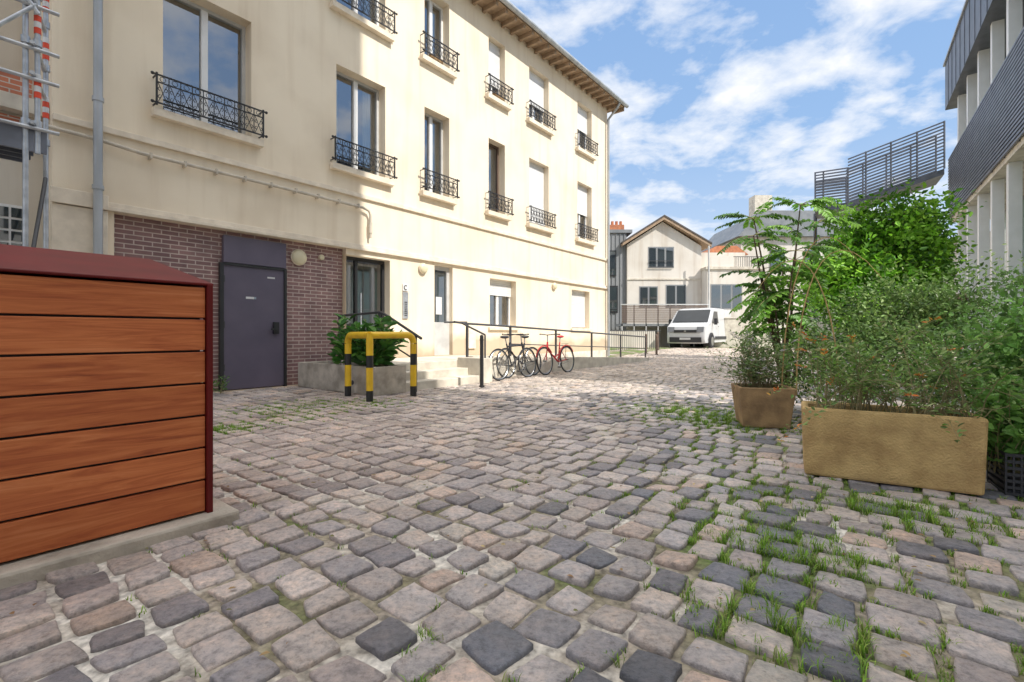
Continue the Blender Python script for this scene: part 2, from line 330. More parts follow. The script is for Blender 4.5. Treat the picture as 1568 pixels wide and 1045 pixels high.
# ================================================================ GROUND
mb=MB(); ys=[-300,0,18.5]+[18.5+i for i in range(1,9)]+[60,600]
vs=[];fs=[]
for y in ys: vs+=[(-500,y,gz(y)-.020),(500,y,gz(y)-.020)]
for i in range(len(ys)-1): fs.append((2*i,2*i+1,2*i+3,2*i+2))
mb.add(vs,fs,'ground'); mb.build('ground')
patches=[(1.23,2.39,.19,6),(1.35,2.18,.14,6),(2.14,2.75,.15,6),(2.32,2.65,.13,5),(2.4,2.47,.14,3),(.87,1.63,.10,5),(1.03,1.6,.12,6),(.70,1.81,.08,4),(.98,1.88,.11,5),(1.45,1.62,.12,2.4),(.45,1.5,.06,2.4),
 (2.5,5.5,.45,6),(1.75,4.13,.3,1.6),(1.8,3.16,.22,3),(1.5,2.8,.2,2),(-3.0,5.07,.14,8),(-2.7,6.8,.5,2),(-2.74,5.74,.4,2.2),(-2.0,7.0,.3,2.5),(-.27,1.45,.06,3),(-.16,1.68,.06,2),(.18,1.42,.06,3),(2.2,6.4,.5,4),(2.9,2.75,.25,2.6),
 (1.0,3.2,.5,.5),(-1.35,2.3,.3,.5),(1.7,2.0,.4,1.0),(1.0,2.9,.4,.7),(-3.2,6.6,.4,1.6)]
def gw(x,y):
    n=.5+.5*math.sin(x*3.1+1.3*math.sin(y*2.3))*math.sin(y*2.7+1.1*math.sin(x*1.9))
    s=(.04+.30*n*n*(1 if x>.2 else .45))
    for px,py,r,a in patches: s=s+a*math.exp(-((x-px)**2+(y-py)**2)/(2*r*r))
    return s
stones=[]
u=4.0
while u<37:
    pw=random.uniform(.178,.208); w=random.uniform(-.1,.1)+.05
    while w>-17:
        ln=random.choice((.15,.165,.175,.19,.20,.215))*random.uniform(.95,1.05)
        c=W(u+pw/2,w-ln/2)
        d=c.xy.length
        if c.y>-.5 and (abs(c.x)<c.y*1.35+1.6) and c.y<26:
            stones.append((u+pw/2,w-ln/2,pw/2,ln/2,c.x,c.y,d))
        w-=ln
    u+=pw
st=np.array(stones); print('stones',len(st))
pal=np.array([(.44,.395,.38),(.50,.44,.405),(.40,.37,.37),(.31,.295,.31),(.20,.195,.215),(.54,.43,.37),(.46,.42,.41),(.16,.165,.19),(.54,.50,.455),(.41,.355,.34)])
pr=np.array([.17,.14,.14,.13,.11,.07,.10,.05,.04,.05])
def cobble(sub,tpl,name,parent):
    n=len(sub); g=len(tpl); A,B=np.meshgrid(tpl,tpl,indexing='ij'); A=A.ravel();B=B.ravel(); E=np.maximum(abs(A),abs(B))
    gap=rng.uniform(.009,.018,(n,1))
    hx=sub[:,2:3]-gap; hy=sub[:,3:4]-gap
    rc=rng.uniform(.03,.11,(n,1))
    ax=A*(1-rc*(B**6)); ay=B*(1-rc*(A**6))
    sk=rng.uniform(-.015,.015,(n,8))
    wA=[(1-A)*(1-B)/4,(1+A)*(1-B)/4,(1-A)*(1+B)/4,(1+A)*(1+B)/4]
    jx=sum(sk[:,i:i+1]*wA[i] for i in range(4)); jy=sum(sk[:,4+i:5+i]*wA[i] for i in range(4))
    x=ax*hx+jx; y=ay*hy+jy
    a1=rng.uniform(0,6.28,(n,1)); a2=rng.uniform(0,6.28,(n,1)); a3=rng.uniform(0,6.28,(n,1)); ang_=np.arctan2(B,A)[None,:]
    rad=1+(.022*np.sin(3*ang_+a1)+.022*np.sin(5*ang_+a2)+.015*np.sin(9*ang_+a3))*(E>.8)
    x*=rad; y*=rad
    rot=rng.uniform(-.09,.09,(n,1)); x,y=x*np.cos(rot)-y*np.sin(rot), x*np.sin(rot)+y*np.cos(rot)
    top=rng.uniform(-.007,.006,(n,1)); 
    z=top-.002*E**2+rng.uniform(-.005,.005,(n,1))*A+rng.uniform(-.005,.005,(n,1))*B+rng.uniform(-.0018,.0018,x.shape)
    z=np.where(E>.995,-.03,np.where(E>.96,z-.004,z))
    uu=sub[:,0:1]+x; ww=sub[:,1:2]+y
    X=-11.5+uu*.6176-ww*.7865; Y=uu*.7865+ww*.6176
    t=np.clip((Y-18.5)/8,0,1); Z=z+.26*t*t*(3-2*t)
    V=np.stack([X,Y,Z],-1).reshape(-1,3)
    q=[]
    for i in range(g-1):
        for j in range(g-1): q.append((i*g+j,(i+1)*g+j,(i+1)*g+j+1,i*g+j+1))
    q=np.array(q); Q=(q[None]+(np.arange(n)*g*g)[:,None,None]).reshape(-1,4)
    ci=rng.choice(len(pal),n,p=pr); C=pal[ci]*rng.uniform(.84,1.16,(n,1))
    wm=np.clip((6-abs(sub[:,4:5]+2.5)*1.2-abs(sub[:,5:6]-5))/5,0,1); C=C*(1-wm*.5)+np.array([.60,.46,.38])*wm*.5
    fr=np.clip((sub[:,5:6]-7)/4,0,1); C=C*(1-fr*.5)+np.array([.58,.49,.39])*fr*.5  # far stones tinted pale and warm: sunlight on the paving put into colour
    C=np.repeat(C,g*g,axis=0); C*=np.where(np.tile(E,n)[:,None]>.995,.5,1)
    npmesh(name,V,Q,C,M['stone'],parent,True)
cp=empty('cobblestone_paving')
near=st[st[:,6]<5.5]; far=st[st[:,6]>=5.5]
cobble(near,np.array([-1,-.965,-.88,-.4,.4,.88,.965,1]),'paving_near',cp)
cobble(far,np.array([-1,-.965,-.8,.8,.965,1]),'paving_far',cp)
gv=[];gt=[];gc=[]
def blade(x,y,z,h,w,lean,az_):
    o=len(gv); dx=math.cos(az_);dy=math.sin(az_); sx=-dy*w;sy=dx*w
    c=random.choice([(.22,.42,.04),(.28,.50,.05),(.16,.32,.035),(.34,.48,.08),(.28,.32,.09),(.14,.26,.04)]); k=random.uniform(.75,1.2)
    gv.extend([(x-sx,y-sy,z),(x+sx,y+sy,z),(x+sx*.7+dx*lean*.45,y+sy*.7+dy*lean*.45,z+h*.7),(x-sx*.7+dx*lean*.45,y-sy*.7+dy*lean*.45,z+h*.7),
      (x+dx*lean,y+dy*lean,z+h*.85)])
    gt.extend([(o,o+1,o+2),(o,o+2,o+3),(o+3,o+2,o+4)])
    gc.extend([tuple(a*k*.6 for a in c)]*2+[tuple(a*k for a in c)]*3)
for s_ in stones:
    uu,ww,hu,hw,x,y,d=s_
    if d>10 or y<.8: continue
    g=gw(x,y); nc=min(np.random.poisson(g*2.6),22)
    for _ in range(nc):
        t=random.uniform(-1,1)
        if random.random()<.5: q=W(uu+hu*random.choice((-1,1)),ww+hw*t)
        else: q=W(uu+hu*t,ww+hw*random.choice((-1,1)))
        if g>2.2 and random.random()<.4: q=W(uu+hu*random.uniform(-1,1),ww+hw*random.uniform(-1,1))
        nb=random.randint(10,20) if g>.8 else random.randint(5,12)
        hh=.020+min(g,6)*.0045*random.uniform(.4,1.6)
        for k in range(nb):
            h_=hh*random.uniform(.6,1.4)
            blade(q.x+random.gauss(0,.012),q.y+random.gauss(0,.012),-.020,h_,random.uniform(.0014,.0027),random.uniform(.2,1.1)*h_,random.uniform(0,6.28))
npmesh('grass',np.array(gv),np.array(gt),np.array(gc),M['grass'])
print('blades',len(gv)//5)
# ================================================================ MAIN BUILDING
B=F('apartment_house')
wall=MB()
u0,u1=8.42,24.85; zt=10.15
R1=[(9.70,11.04),(12.73,13.96),(15.13,15.98),(17.54,18.28),(19.50,20.61),(22.5,23.57)]
ops=[]
for a,b in R1: ops.append((a,b,4.5,6.6)); ops.append((a,b,7.8,9.55))
G=[(14.10-1.14,14.09,.45,2.68),(15.46,16.10,.45,2.74),(17.59,18.82,1.2,2.6),(22.1,23.4,1.2,2.6)]
ops+=G
ops.append((9.09,12.96,0,2.80))
us=sorted(set([u0,u1]+[o[0] for o in ops]+[o[1] for o in ops])); zs=sorted(set([-.1,zt]+[o[2] for o in ops]+[o[3] for o in ops]))
for i in range(len(us)-1):
    for j in range(len(zs)-1):
        cu=(us[i]+us[i+1])/2; cz=(zs[j]+zs[j+1])/2
        if any(o[0]<cu<o[1] and o[2]<cz<o[3] for o in ops): continue
        wall.quad((us[i],0,zs[j]),(us[i+1],0,zs[j]),(us[i+1],0,zs[j+1]),(us[i],0,zs[j+1]),'cream')
for k,(a,b,c,d) in enumerate(ops):
    dp=.38 if k<len(ops)-1 else .14
    for p,q in [((a,c),(a,d)),((b,c),(b,d)),((a,d),(b,d)),((a,c),(b,c))]:
        wall.quad((p[0],0,p[1]),(q[0],0,q[1]),(q[0],dp,q[1]),(p[0],dp,p[1]),'cream')
wall.quad((u1,0,-.1),(u1,9,-.1),(u1,9,zt),(u1,0,zt),'cream')
wall.quad((u0,0,-.1),(u0,9,-.1),(u0,9,zt),(u0,0,zt),'cream')
wall.quad((u0,9,-.1),(u1,9,-.1),(u1,9,zt),(u0,9,zt),'cream')
wall.quad((9.09,.14,0),(12.96,.14,0),(12.96,.14,2.8),(9.09,.14,2.8),'brick')
wall.build('walls',B)
tr=MB()
tr.box((u0,-.08,2.80),(u1+.07,-.002,2.86),'creamtrim'); tr.box((u0,-.04,2.862),(u1+.035,-.002,2.93),'creamtrim')
tr.box((u0,-.06,3.93),(u1+.05,-.002,4.02),'creamtrim')
tr.box((8.38,-.13,2.79),(9.0,-.082,3.0),'creamtrim')
tr.box((8.40,-.09,-.05),(9.0,-.002,2.78),'creamtrim')
tr.box((14.2,-.03,-.05),(15.4,-.002,.35),'paleconc'); tr.box((16.15,-.03,-.05),(u1+.03,-.002,.35),'paleconc')
for a,b in R1:
    for z in (4.5,7.8):
        tr.box((a-.16,-.14,z-.13),(b+.16,.0-.002,z-.005),'creamtrim')
        tr.box((a+.002,-.002,z-.06),(b-.002,.37,z+.004),'creamtrim')
for (a,b,c,d) in G[2:]:
    tr.box((a-.08,-.08,c-.09),(b+.08,-.002,c-.004),'creamtrim')
tr.build('mouldings_and_sills',B,bevel=.008)
win=MB()
def window(a,b,c,d,w=.24,fr='greyframe',shut=0,mull=True,curt=True):
    t=.055
    win.box((a,w,c),(a+t,w+.08,d),fr); win.box((b-t,w,c),(b,w+.08,d),fr)
    win.box((a+t,w,c),(b-t,w+.08,c+t),fr); win.box((a+t,w,d-t),(b-t,w+.08,d),fr)
    m=(a+b)/2
    if mull: win.box((m-.05,w-.01,c+t),(m+.05,w+.07,d-t),'white')
    win.quad((a+t,w+.04,c+t),(b-t,w+.04,c+t),(b-t,w+.04,d-t),(a+t,w+.04,d-t),'glass')
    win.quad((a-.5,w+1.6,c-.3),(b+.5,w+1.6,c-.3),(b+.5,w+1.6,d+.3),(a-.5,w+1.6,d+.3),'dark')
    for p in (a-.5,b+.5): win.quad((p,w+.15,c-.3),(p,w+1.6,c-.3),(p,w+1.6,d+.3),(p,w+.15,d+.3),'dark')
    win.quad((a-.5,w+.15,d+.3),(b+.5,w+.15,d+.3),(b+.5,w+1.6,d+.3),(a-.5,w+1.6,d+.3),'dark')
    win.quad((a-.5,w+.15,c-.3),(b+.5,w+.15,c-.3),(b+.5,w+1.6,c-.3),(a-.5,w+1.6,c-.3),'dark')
    if curt:
        n=14
        for side in (0,1):
            x0=a+.05 if side==0 else b-.05-(b-a)*.2; x1=x0+(b-a)*.2
            for i in range(n):
                xa=x0+(x1-x0)*i/n; xb=x0+(x1-x0)*(i+1)/n
                ya=w+.2+.025*(i%2); yb=w+.2+.025*((i+1)%2)
                win.quad((xa,ya,c+.06),(xb,yb,c+.06),(xb,yb,d-.05),(xa,ya,d-.05),'curtain')
    if shut>0:
        z=d; zb=d-(d-c)*shut
        while z>zb:
            win.box((a+.01,w-.05,z-.047),(b-.01,w-.03,z),'white'); z-=.052
sh1=[0,0,0,0,.97,.5]; sh2=[0,0,0,.7,.6,.5]
for i,(a,b) in enumerate(R1):
    window(a,b,4.5,6.6,fr='brownframe' if i==3 else ('white' if i>3 else 'greyframe'),shut=sh1[i],mull=i!=3,curt=i!=0)
    window(a,b,7.8,9.55,shut=sh2[i],fr='white')
window(G[2][0],G[2][1],1.2,2.6,fr='white',shut=.3); window(G[3][0],G[3][1],1.2,2.6,fr='white',shut=.95)
win.build('windows',B)
ir=MB()
def spiral(cx,cz,r,a0,dr,w,n=11,turn=1.5):
    return [(cx+r*(1-i/n*.8)*math.cos(a0+dr*turn*math.pi*i/n),w,cz+r*(1-i/n*.8)*math.sin(a0+dr*turn*math.pi*i/n)) for i in range(n+1)]
def railing(a,b,z0,z1,w=-.17):
    a-=.13;b+=.13
    ir.box((a-.05,w-.012,z1-.02),(b+.05,w+.012,z1),'black')
    ir.box((a-.05,w-.012,z0+.03),(b+.05,w+.012,z0+.05),'black')
    ir.box((a,w-.01,z1-.13),(b,w+.01,z1-.115),'black')
    for e in (a,b):
        ir.box((e-.012,w-.012,z0),(e+.012,w+.012,z1+.02),'black'); 
        ir.box((e-.01,w,z1-.016),(e+.01,0,z1-.003),'black'); ir.box((e-.01,w,z0+.033),(e+.01,0,z0+.047),'black')
    for e in(a-.055,b+.055):
        ir.ball((e,w,z1-.01),.026,'black',n=8); ir.ball((e,w,z0+.04),.026,'black',n=8)
    n=max(4,round((b-a)/.16)); p=(b-a)/n; zm=(z0+.05+z1-.13)/2; hh=(z1-.13-z0-.05)
    for i in range(n):
        x=a+p*(i+.5)
        if i>0: ir.box((a+p*i-.006,w-.006,z0+.05),(a+p*i+.006,w+.006,z1-.02),'black')
        for sx in(-1,1):
            ir.tube(spiral(x+sx*p*.22,zm+hh*.22,p*.22,-math.pi/2,sx,w),.006,'black',4,caps=False)
            ir.tube(spiral(x+sx*p*.22,zm-hh*.22,p*.22,math.pi/2,-sx,w),.006,'black',4,caps=False)
        ir.tube([(x-p*.4,w,z0+.05),(x,w,zm),(x+p*.4,w,z1-.13)],.006,'black',4); ir.tube([(x+p*.4,w,z0+.05),(x,w,zm),(x-p*.4,w,z1-.13)],.006,'black',4)
        ir.tube([(x+.04*math.cos(t*math.pi/4),w,z1-.068+.04*math.sin(t*math.pi/4)) for t in range(8)],.005,'black',4,closed=True)
for a,b in R1:
    railing(a,b,4.52,5.0); railing(a,b,7.82,8.3)
ir.build('wrought_iron_railings',B)
fp=MB()
for (uu,z) in ((15.45,7.8),(17.9,7.8),(20.0,4.5)): fp.box((uu-.2,-.12,z),(uu+.2,-.02,z+.13),'terracotta' if uu<19 else 'white')
fp.build('window_boxes',B)
ro=MB()
ro.box((u0-.2,-.55,10.15),(u1+.45,9.3,10.22),'soffit')
k=u0
while k<u1+.4:
    ro.box((k,-.53,10.02),(k+.09,-.02,10.148),'soffit'); k+=.42
ro.prism([(u0-.2,-.58,10.222),(u0-.2,9.4,10.222),(u0-.2,4.4,11.9)],(u1-u0+.7,0,0),'roofgrey')
ro.tube([(u0-.2,-.64,10.2),(u1+.5,-.64,10.2)],.075,'zinc',10)
ro.tube([(u1-.12,-.62,10.15),(u1-.12,-.5,9.95),(u1-.12,-.12,9.6),(u1-.12,-.12,0.1)],.05,'zinc',10)
for (cu,cw) in((11,4.2),(17,4.2)): ro.box((cu,cw,11.2),(cu+.8,cw+.6,12.6),'tile')
ro.build('roof_and_gutter',B)
pp=MB()
pp.tube([(8.87,-.18,10.1),(8.87,-.18,0)],.055,'zinc',12)
for z in (1.2,3.05,4.3,6.0,8.0): pp.cyl((8.87,-.18,z),(8.87,-.18,z+.06),.068,'zinc',12)
pp.tube([(8.30,-.03,3.82),(8.7,-.07,3.80),(9.0,-.09,3.78),(9.4,-.09,3.74),(13.3,-.09,3.72),(13.46,-.09,3.68),(13.5,-.09,3.60),(13.5,-.09,3.10)],.028,'conduit',10)
for k in range(9): pp.box((9.5+k*.46,-.125,3.69),(9.53+k*.46,-.002,3.775),'conduit')
pp.cyl((13.5,-.09,3.2),(13.5,-.09,3.42),.042,'conduit',10)
pp.build('drainpipe_and_conduit',B,smooth=True)
dr=MB()
dr.box((10.61,.085,0.02),(11.67,.136,2.2),'door'); dr.box((10.60,.05,2.25),(11.70,.136,2.72),'door')
dr.box((10.55,.06,0.0),(10.608,.137,2.24),'blackframe'); dr.box((11.672,.06,0),(11.72,.137,2.24),'blackframe'); dr.box((10.608,.06,2.2),(11.672,.137,2.245),'blackframe')
dr.box((10.98,.08,1.63),(11.16,.084,1.67),'label'); dr.box((11.12,.079,1.63),(11.16,.0835,1.67),'bluegrey')
dr.box((11.36,.08,2.03),(11.5,.084,2.06),'label')
dr.box((11.46,.03,1.0),(11.56,.084,1.22),'blackframe'); dr.box((11.40,.0,1.07),(11.52,.02,1.10),'blackframe')
for z in (.35,1.1,1.9): dr.box((10.602,.07,z),(10.63,.09,z+.12),'rail')
dr.build('service_door',B,bevel=.004)
en=MB()
a,b=12.96,14.09
for x0,x1 in((a,a+.06),(a+.35,a+.41),(b-.06,b)): en.box((x0,.2,.45),(x1,.28,2.68),'blackframe')
en.box((a+.06,.2,2.6),(b-.06,.28,2.68),'blackframe'); en.box((a+.06,.2,.45),(b-.06,.28,.55),'blackframe')
en.quad((a,.24,.45),(b,.24,.45),(b,.24,2.68),(a,.24,2.68),'glass')
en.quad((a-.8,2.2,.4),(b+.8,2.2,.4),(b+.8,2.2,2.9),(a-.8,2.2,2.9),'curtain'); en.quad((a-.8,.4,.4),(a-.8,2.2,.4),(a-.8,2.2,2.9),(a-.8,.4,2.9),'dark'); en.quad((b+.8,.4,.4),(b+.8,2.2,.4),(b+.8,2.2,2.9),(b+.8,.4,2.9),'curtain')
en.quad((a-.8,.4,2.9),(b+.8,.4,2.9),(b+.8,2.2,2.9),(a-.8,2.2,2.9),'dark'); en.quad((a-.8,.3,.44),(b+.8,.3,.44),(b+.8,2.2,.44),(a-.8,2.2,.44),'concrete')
en.tube([(a+.47,.16,1.1),(a+.47,.16,1.9)],.015,'galv',8)
a,b=15.46,16.10
en.box((a,.12,.45),(a+.1,.2,2.74),'greyframe'); en.box((b-.1,.12,.45),(b,.2,2.74),'greyframe'); en.box((a+.1,.12,2.64),(b-.1,.2,2.74),'greyframe'); en.box((a+.1,.12,.45),(b-.1,.2,1.3),'greyframe')
en.quad((a+.1,.16,1.3),(b-.1,.16,1.3),(b-.1,.16,2.64),(a+.1,.16,2.64),'dglass'); en.box((a+.18,.14,1.5),(b-.25,.15,1.95),'label')
en.build('entrance_doors',B)
def wall_lamp(u,z,r,w):
    e=F('wall_lamp'); m=MB()
    m.cyl((u,w,z),(u,w-.04,z),r*1.06,'creamtrim',20); m.ball((u,w-.04,z),r,'lampg',(1,.45,1),20); m.build('globe',e,smooth=True)
wall_lamp(11.98,2.5,.15,.13); wall_lamp(12.46,2.56,.055,.13); wall_lamp(15.05,2.6,.12,-.03); wall_lamp(20.9,2.62,.11,-.03)
e=F('intercom_panel'); m=MB(); m.box((14.44,-.035,1.36),(14.60,-.004,1.98),'galv'); 
for k in range(8): m.box((14.48,-.042,1.42+k*.045),(14.56,-.036,1.44+k*.045),'blackframe')
m.build('panel',e,bevel=.004)
m=MB(); m.box((14.44,-.03,2.01),(14.60,-.004,2.17),'label'); m.tube([(14.52+.045*math.cos(t),-.036,2.09+.05*math.sin(t)) for t in [math.radians(x) for x in range(50,311,20)]],.009,'blackframe',6); m.build('letter_sign',e)
e=F('utility_box'); m=MB(); m.box((16.6,-.05,.6),(16.95,-.031,1.0),'creamtrim'); m.build('box',e,bevel=.005)
e=F('entrance_steps'); m=MB()
m.box((12.56,-1.75,-.05),(16.3,-.033,.44),'paleconc')
for i in range(2): m.box((12.56,-2.07-i*.32,-.05),(14.5,-1.752-i*.32,.29-i*.145),'paleconc')
m.box((14.502,-2.5,-.05),(14.78,-1.752,.50),'paleconc')
m.build('steps',e,bevel=.012)
e=F('access_ramp'); m=MB()
m.prism([(16.302,-1.7,-.05),(24.4,-1.7,-.05),(24.4,-1.7,.02),(16.302,-1.7,.44)],(0,1.66,0),'paleconc')
m.prism([(14.782,-1.95,-.05),(24.4,-1.95,-.05),(24.4,-1.95,.12),(14.782,-1.95,.52)],(0,.197,0),'paleconc')
m.build('ramp',e,bevel=.01)
e=F('ramp_handrail'); m=MB()
def rz_(u): return 1.22 if u<15 else 1.22-(u-15)*.036
m.tube([(14.3,-1.85,1.25)]+[(u_,-1.85,rz_(u_)) for u_ in (14.7,16,18,20,22,24.3)],.025,'rail',8)
m.tube([(u_,-1.85,rz_(u_)-.42) for u_ in (16.2,18,20,22,24.3)],.014,'rail',8)
for u_ in (14.7,16.2,18.2,20.2,22.2,24.3): m.box((u_-.022,-1.872,.05),(u_+.022,-1.828,rz_(u_)-.02),'rail')
m.tube([(14.35,-1.5,1.25),(14.7,-1.85,1.25)],.02,'rail',8)
m.tube([(14.55,-1.78,1.25),(14.6,-2.45,.98)],.02,'rail',8); m.tube([(14.6,-2.45,.98),(14.6,-2.45,.4)],.02,'rail',8)
m.build('rail',e)
e=F('steps_handrail'); m=MB()
m.tube([(12.62,-.25,1.36),(12.62,-1.6,1.4),(12.62,-1.75,1.36),(12.62,-2.75,.92)],.024,'rail',8)
for w_,h_ in((-.3,1.36),(-1.6,1.4),(-2.6,.98)): m.box((12.6,w_-.02,0),(12.64,w_+.02,h_-.01),'rail')
m.tube([(12.62,-.3,.9),(12.62,-1.6,.94),(12.62,-2.6,.55)],.014,'rail',8)
m.build('rail',e)
def unit(a): return a/np.maximum(np.linalg.norm(a,axis=-1,keepdims=True),1e-6)
def leaves(name,P,Dr,size,C,parent,wr=.45,Nn=None,upb=.8):
    n=len(P); P=np.asarray(P);Dr=unit(np.asarray(Dr)); size=np.asarray(size).reshape(-1,1)
    if Nn is None: Nn=rng.normal(size=(n,3)); Nn[:,2]+=upb*1.5
    Nn=unit(Nn); Sd=unit(np.cross(Dr,Nn)); Nn=np.cross(Sd,Dr)
    dn=Nn*size*.10
    a=P; b=P+Dr*size*.35+Sd*size*wr*.5+dn; b2=P+Dr*size*.72+Sd*size*wr*.36+dn*.6; c=P+Dr*size-dn*.8; d2=P+Dr*size*.72-Sd*size*wr*.36+dn*.6; d=P+Dr*size*.35-Sd*size*wr*.5+dn
    V=np.stack([a,b,b2,c,d2,d],1).reshape(-1,3)
    o=(np.arange(n)*6)[:,None]
    Q=np.concatenate([o+np.array([[0,1,2,3]]),o+np.array([[0,3,4,5]])],0)
    C=np.asarray(C)*1.3; CC=np.repeat(C,6,axis=0)
    return npmesh(name,V,Q,CC,M['leaf'],parent)
def pick(cols,n,v=.25):
    cols=np.array(cols); return cols[rng.integers(0,len(cols),n)]*rng.uniform(1-v,1+v,(n,1))
def shrub(name,bases,n,h,spread,leaf,per,cols,wr=.4,t0=.2,sr=.004,parent=None,droop=0,flower=None):
    e=parent or empty(name); m=MB(); P=[];Dd=[];SZ=[];FL=[]
    for i in range(n):
        b=Vector(bases[random.randrange(len(bases))])+Vector((random.uniform(-.08,.08),random.uniform(-.08,.08),0))
        hh=h*random.uniform(.45,1.1); sx=random.gauss(0,spread);sy=random.gauss(0,spread)
        dp_=droop*random.uniform(0,1)*math.hypot(sx,sy)*2
        tip=b+Vector((sx,sy,hh-dp_)); mid=b+Vector((sx*.25+random.gauss(0,.03),sy*.25+random.gauss(0,.03),hh*.7))
        def pt(t): return b*(1-t)**2+mid*2*t*(1-t)+tip*t*t
        m.tube([pt(k/5) for k in range(6)],[sr*(1-.14*k) for k in range(6)],'stem',3,caps=False)
        for k in range(per):
            t=random.uniform(t0,1); p=pt(t); a=random.uniform(0,6.28); r=random.uniform(0,.06)*(1.4-t)+.005
            dv=(math.cos(a),math.sin(a),random.uniform(-.2,1.0))
            P.append((p.x+dv[0]*r,p.y+dv[1]*r,p.z+dv[2]*r)); Dd.append(dv); SZ.append(leaf*random.uniform(.6,1.3)); FL.append(0)
        if flower and random.random()<.35:
            for k in range(9):
                a=random.uniform(0,6.28); dv=(math.cos(a),math.sin(a),random.uniform(-.1,.8)); t=random.uniform(.85,1); p=pt(t)
                P.append(tuple(p)); Dd.append(dv); SZ.append(leaf*random.uniform(.6,1.0)); FL.append(1)
    m.build('stems',e); 
    C=pick(cols,len(P),.3)
    if flower: fm=np.array(FL)[:,None]; C=C*(1-fm)+pick(flower,len(P),.25)*fm
    leaves('foliage',P,Dd,SZ,C,e,wr); return e
def tree(name,trunk,crowns,nleaf,leaf,cols,wr=.5,clump=.18,trad=.06):
    e=empty(name); m=MB(); base=Vector(trunk); P=[];Dd=[];C=[]
    tot=sum(c[3]*c[4]*c[5] for c in crowns)
    top=Vector(crowns[0][:3]); m.tube([base,base.lerp(top,.5)+Vector((.05,.03,0)),top],[trad,trad*.75,trad*.4],'bark',8)
    for c in crowns:
        cen=Vector(c[:3]); mid=base.lerp(top,.45)
        m.tube([mid,mid.lerp(cen,.5)+Vector((0,0,.1)),cen],[trad*.5,trad*.35,trad*.15],'bark',6)
        nc=max(6,int(nleaf*c[3]*c[4]*c[5]/tot/55))
        for k in range(nc):
            v=rng.normal(size=3); v/=np.linalg.norm(v); r=random.random()**.35
            cc=np.array(c[:3])+v*r*np.array(c[3:6])
            m.tube([cen,cen.lerp(Vector(cc),.55)+Vector((0,0,.04)),Vector(cc)],[trad*.15,trad*.09,trad*.04],'bark',3,caps=False)
            br=random.uniform(.55,1.25); col=pick(cols,1,.1)[0]*br
            p=cc+rng.normal(size=(55,3))*clump*np.array([1,1,.8]); P.append(p)
            d=rng.normal(size=(55,3))+v*.8; d[:,2]-=.2; Dd.append(d); C.append(np.tile(col,(55,1))*rng.uniform(.75,1.25,(55,1)))
    m.build('trunk_and_limbs',e,smooth=True)
    P=np.concatenate(P);Dd=np.concatenate(Dd);C=np.concatenate(C)
    leaves('crown',P,Dd,leaf*rng.uniform(.6,1.3,len(P)),C,e,wr); return e
e=F('concrete_planter'); m=MB()
def trough(m,a,b,h,t,mt,soil=.06):
    (x0,y0),(x1,y1)=a,b
    m.box((x0,y0,0),(x1,y0+t,h),mt); m.box((x0,y1-t,0),(x1,y1,h),mt); m.box((x0,y0+t,0),(x0+t,y1-t,h),mt); m.box((x1-t,y0+t,0),(x1,y1-t,h),mt)
    m.box((x0+t,y0+t,.01),(x1-t,y1-t,h-soil),'soil')
trough(m,(11.85,-2.5),(12.5,-.1),.46,.07,'concrete'); m.cyl((11.851,-1.9,.18),(11.843,-1.9,.18),.04,'dark',12)
m.build('trough',e,bevel=.012)
bs=[tuple(W(random.uniform(11.95,12.4),random.uniform(-2.35,-1.1),.4)) for _ in range(20)]
shrub('laurel_shrub',bs,75,.76,.17,.18,17,[(.05,.15,.03),(.07,.20,.035),(.12,.27,.05),(.035,.09,.02)],.42,.1,sr=.006)
e=F('hoop_barrier'); pts=[(11.6,-2.15),(11.42,-2.98),(12.25,-2.98)]; m=MB(); r=.052; H=.98
for p in pts: 
    for z0,z1,c in [(0,.16,'blackp'),(.16,.50,'yellow'),(.50,.68,'blackp'),(.68,.84,'yellow')]: m.tube([(p[0],p[1],z0),(p[0],p[1],z1)],r,c,14,caps=False)
def arc(p,q,R=.13):
    p=Vector((*p,0));q=Vector((*q,0)); d=(q-p).normalized(); o=[]
    for k in range(6):
        a=math.pi/2*k/5; o.append(p+d*R*(1-math.cos(a))+Vector((0,0,H-R+R*math.sin(a))))
    o2=[q-d*R*(1-math.cos(math.pi/2*k/5))+Vector((0,0,H-R+R*math.sin(math.pi/2*k/5))) for k in range(5,-1,-1)]
    return o+o2
m.tube(arc(pts[0],pts[1])[:-5]+[(pts[1][0],pts[1][1],H)],r,'yellow',14); m.tube([(pts[1][0],pts[1][1],H)]+arc(pts[1],pts[2])[5:],r,'yellow',14)
m.tube([(pts[1][0],pts[1][1],.84),(pts[1][0],pts[1][1],H+.03)],r,'yellow',14)
m.build('hoop',e,smooth=True)
def post(name,x,y,h,r,mt='rail'):
    e=empty(name,(x,y,gz(y))); m=MB(); m.cyl((0,0,-.03),(0,0,h),r,mt,14); m.cyl((0,0,0),(0,0,.03),r*1.5,mt,14); m.cyl((0,0,h-.08),(0,0,h-.05),r*1.12,mt,14); m.ball((0,0,h),r*1.05,mt,n=12); m.build('post',e,smooth=True)
post('bollard',-.57,9.1,.95,.035,'black')
for x,y in((6.1,22),(6.4,21.4),(7.3,24.2)): post('bollard',x,y,.85,.05,'brownframe')
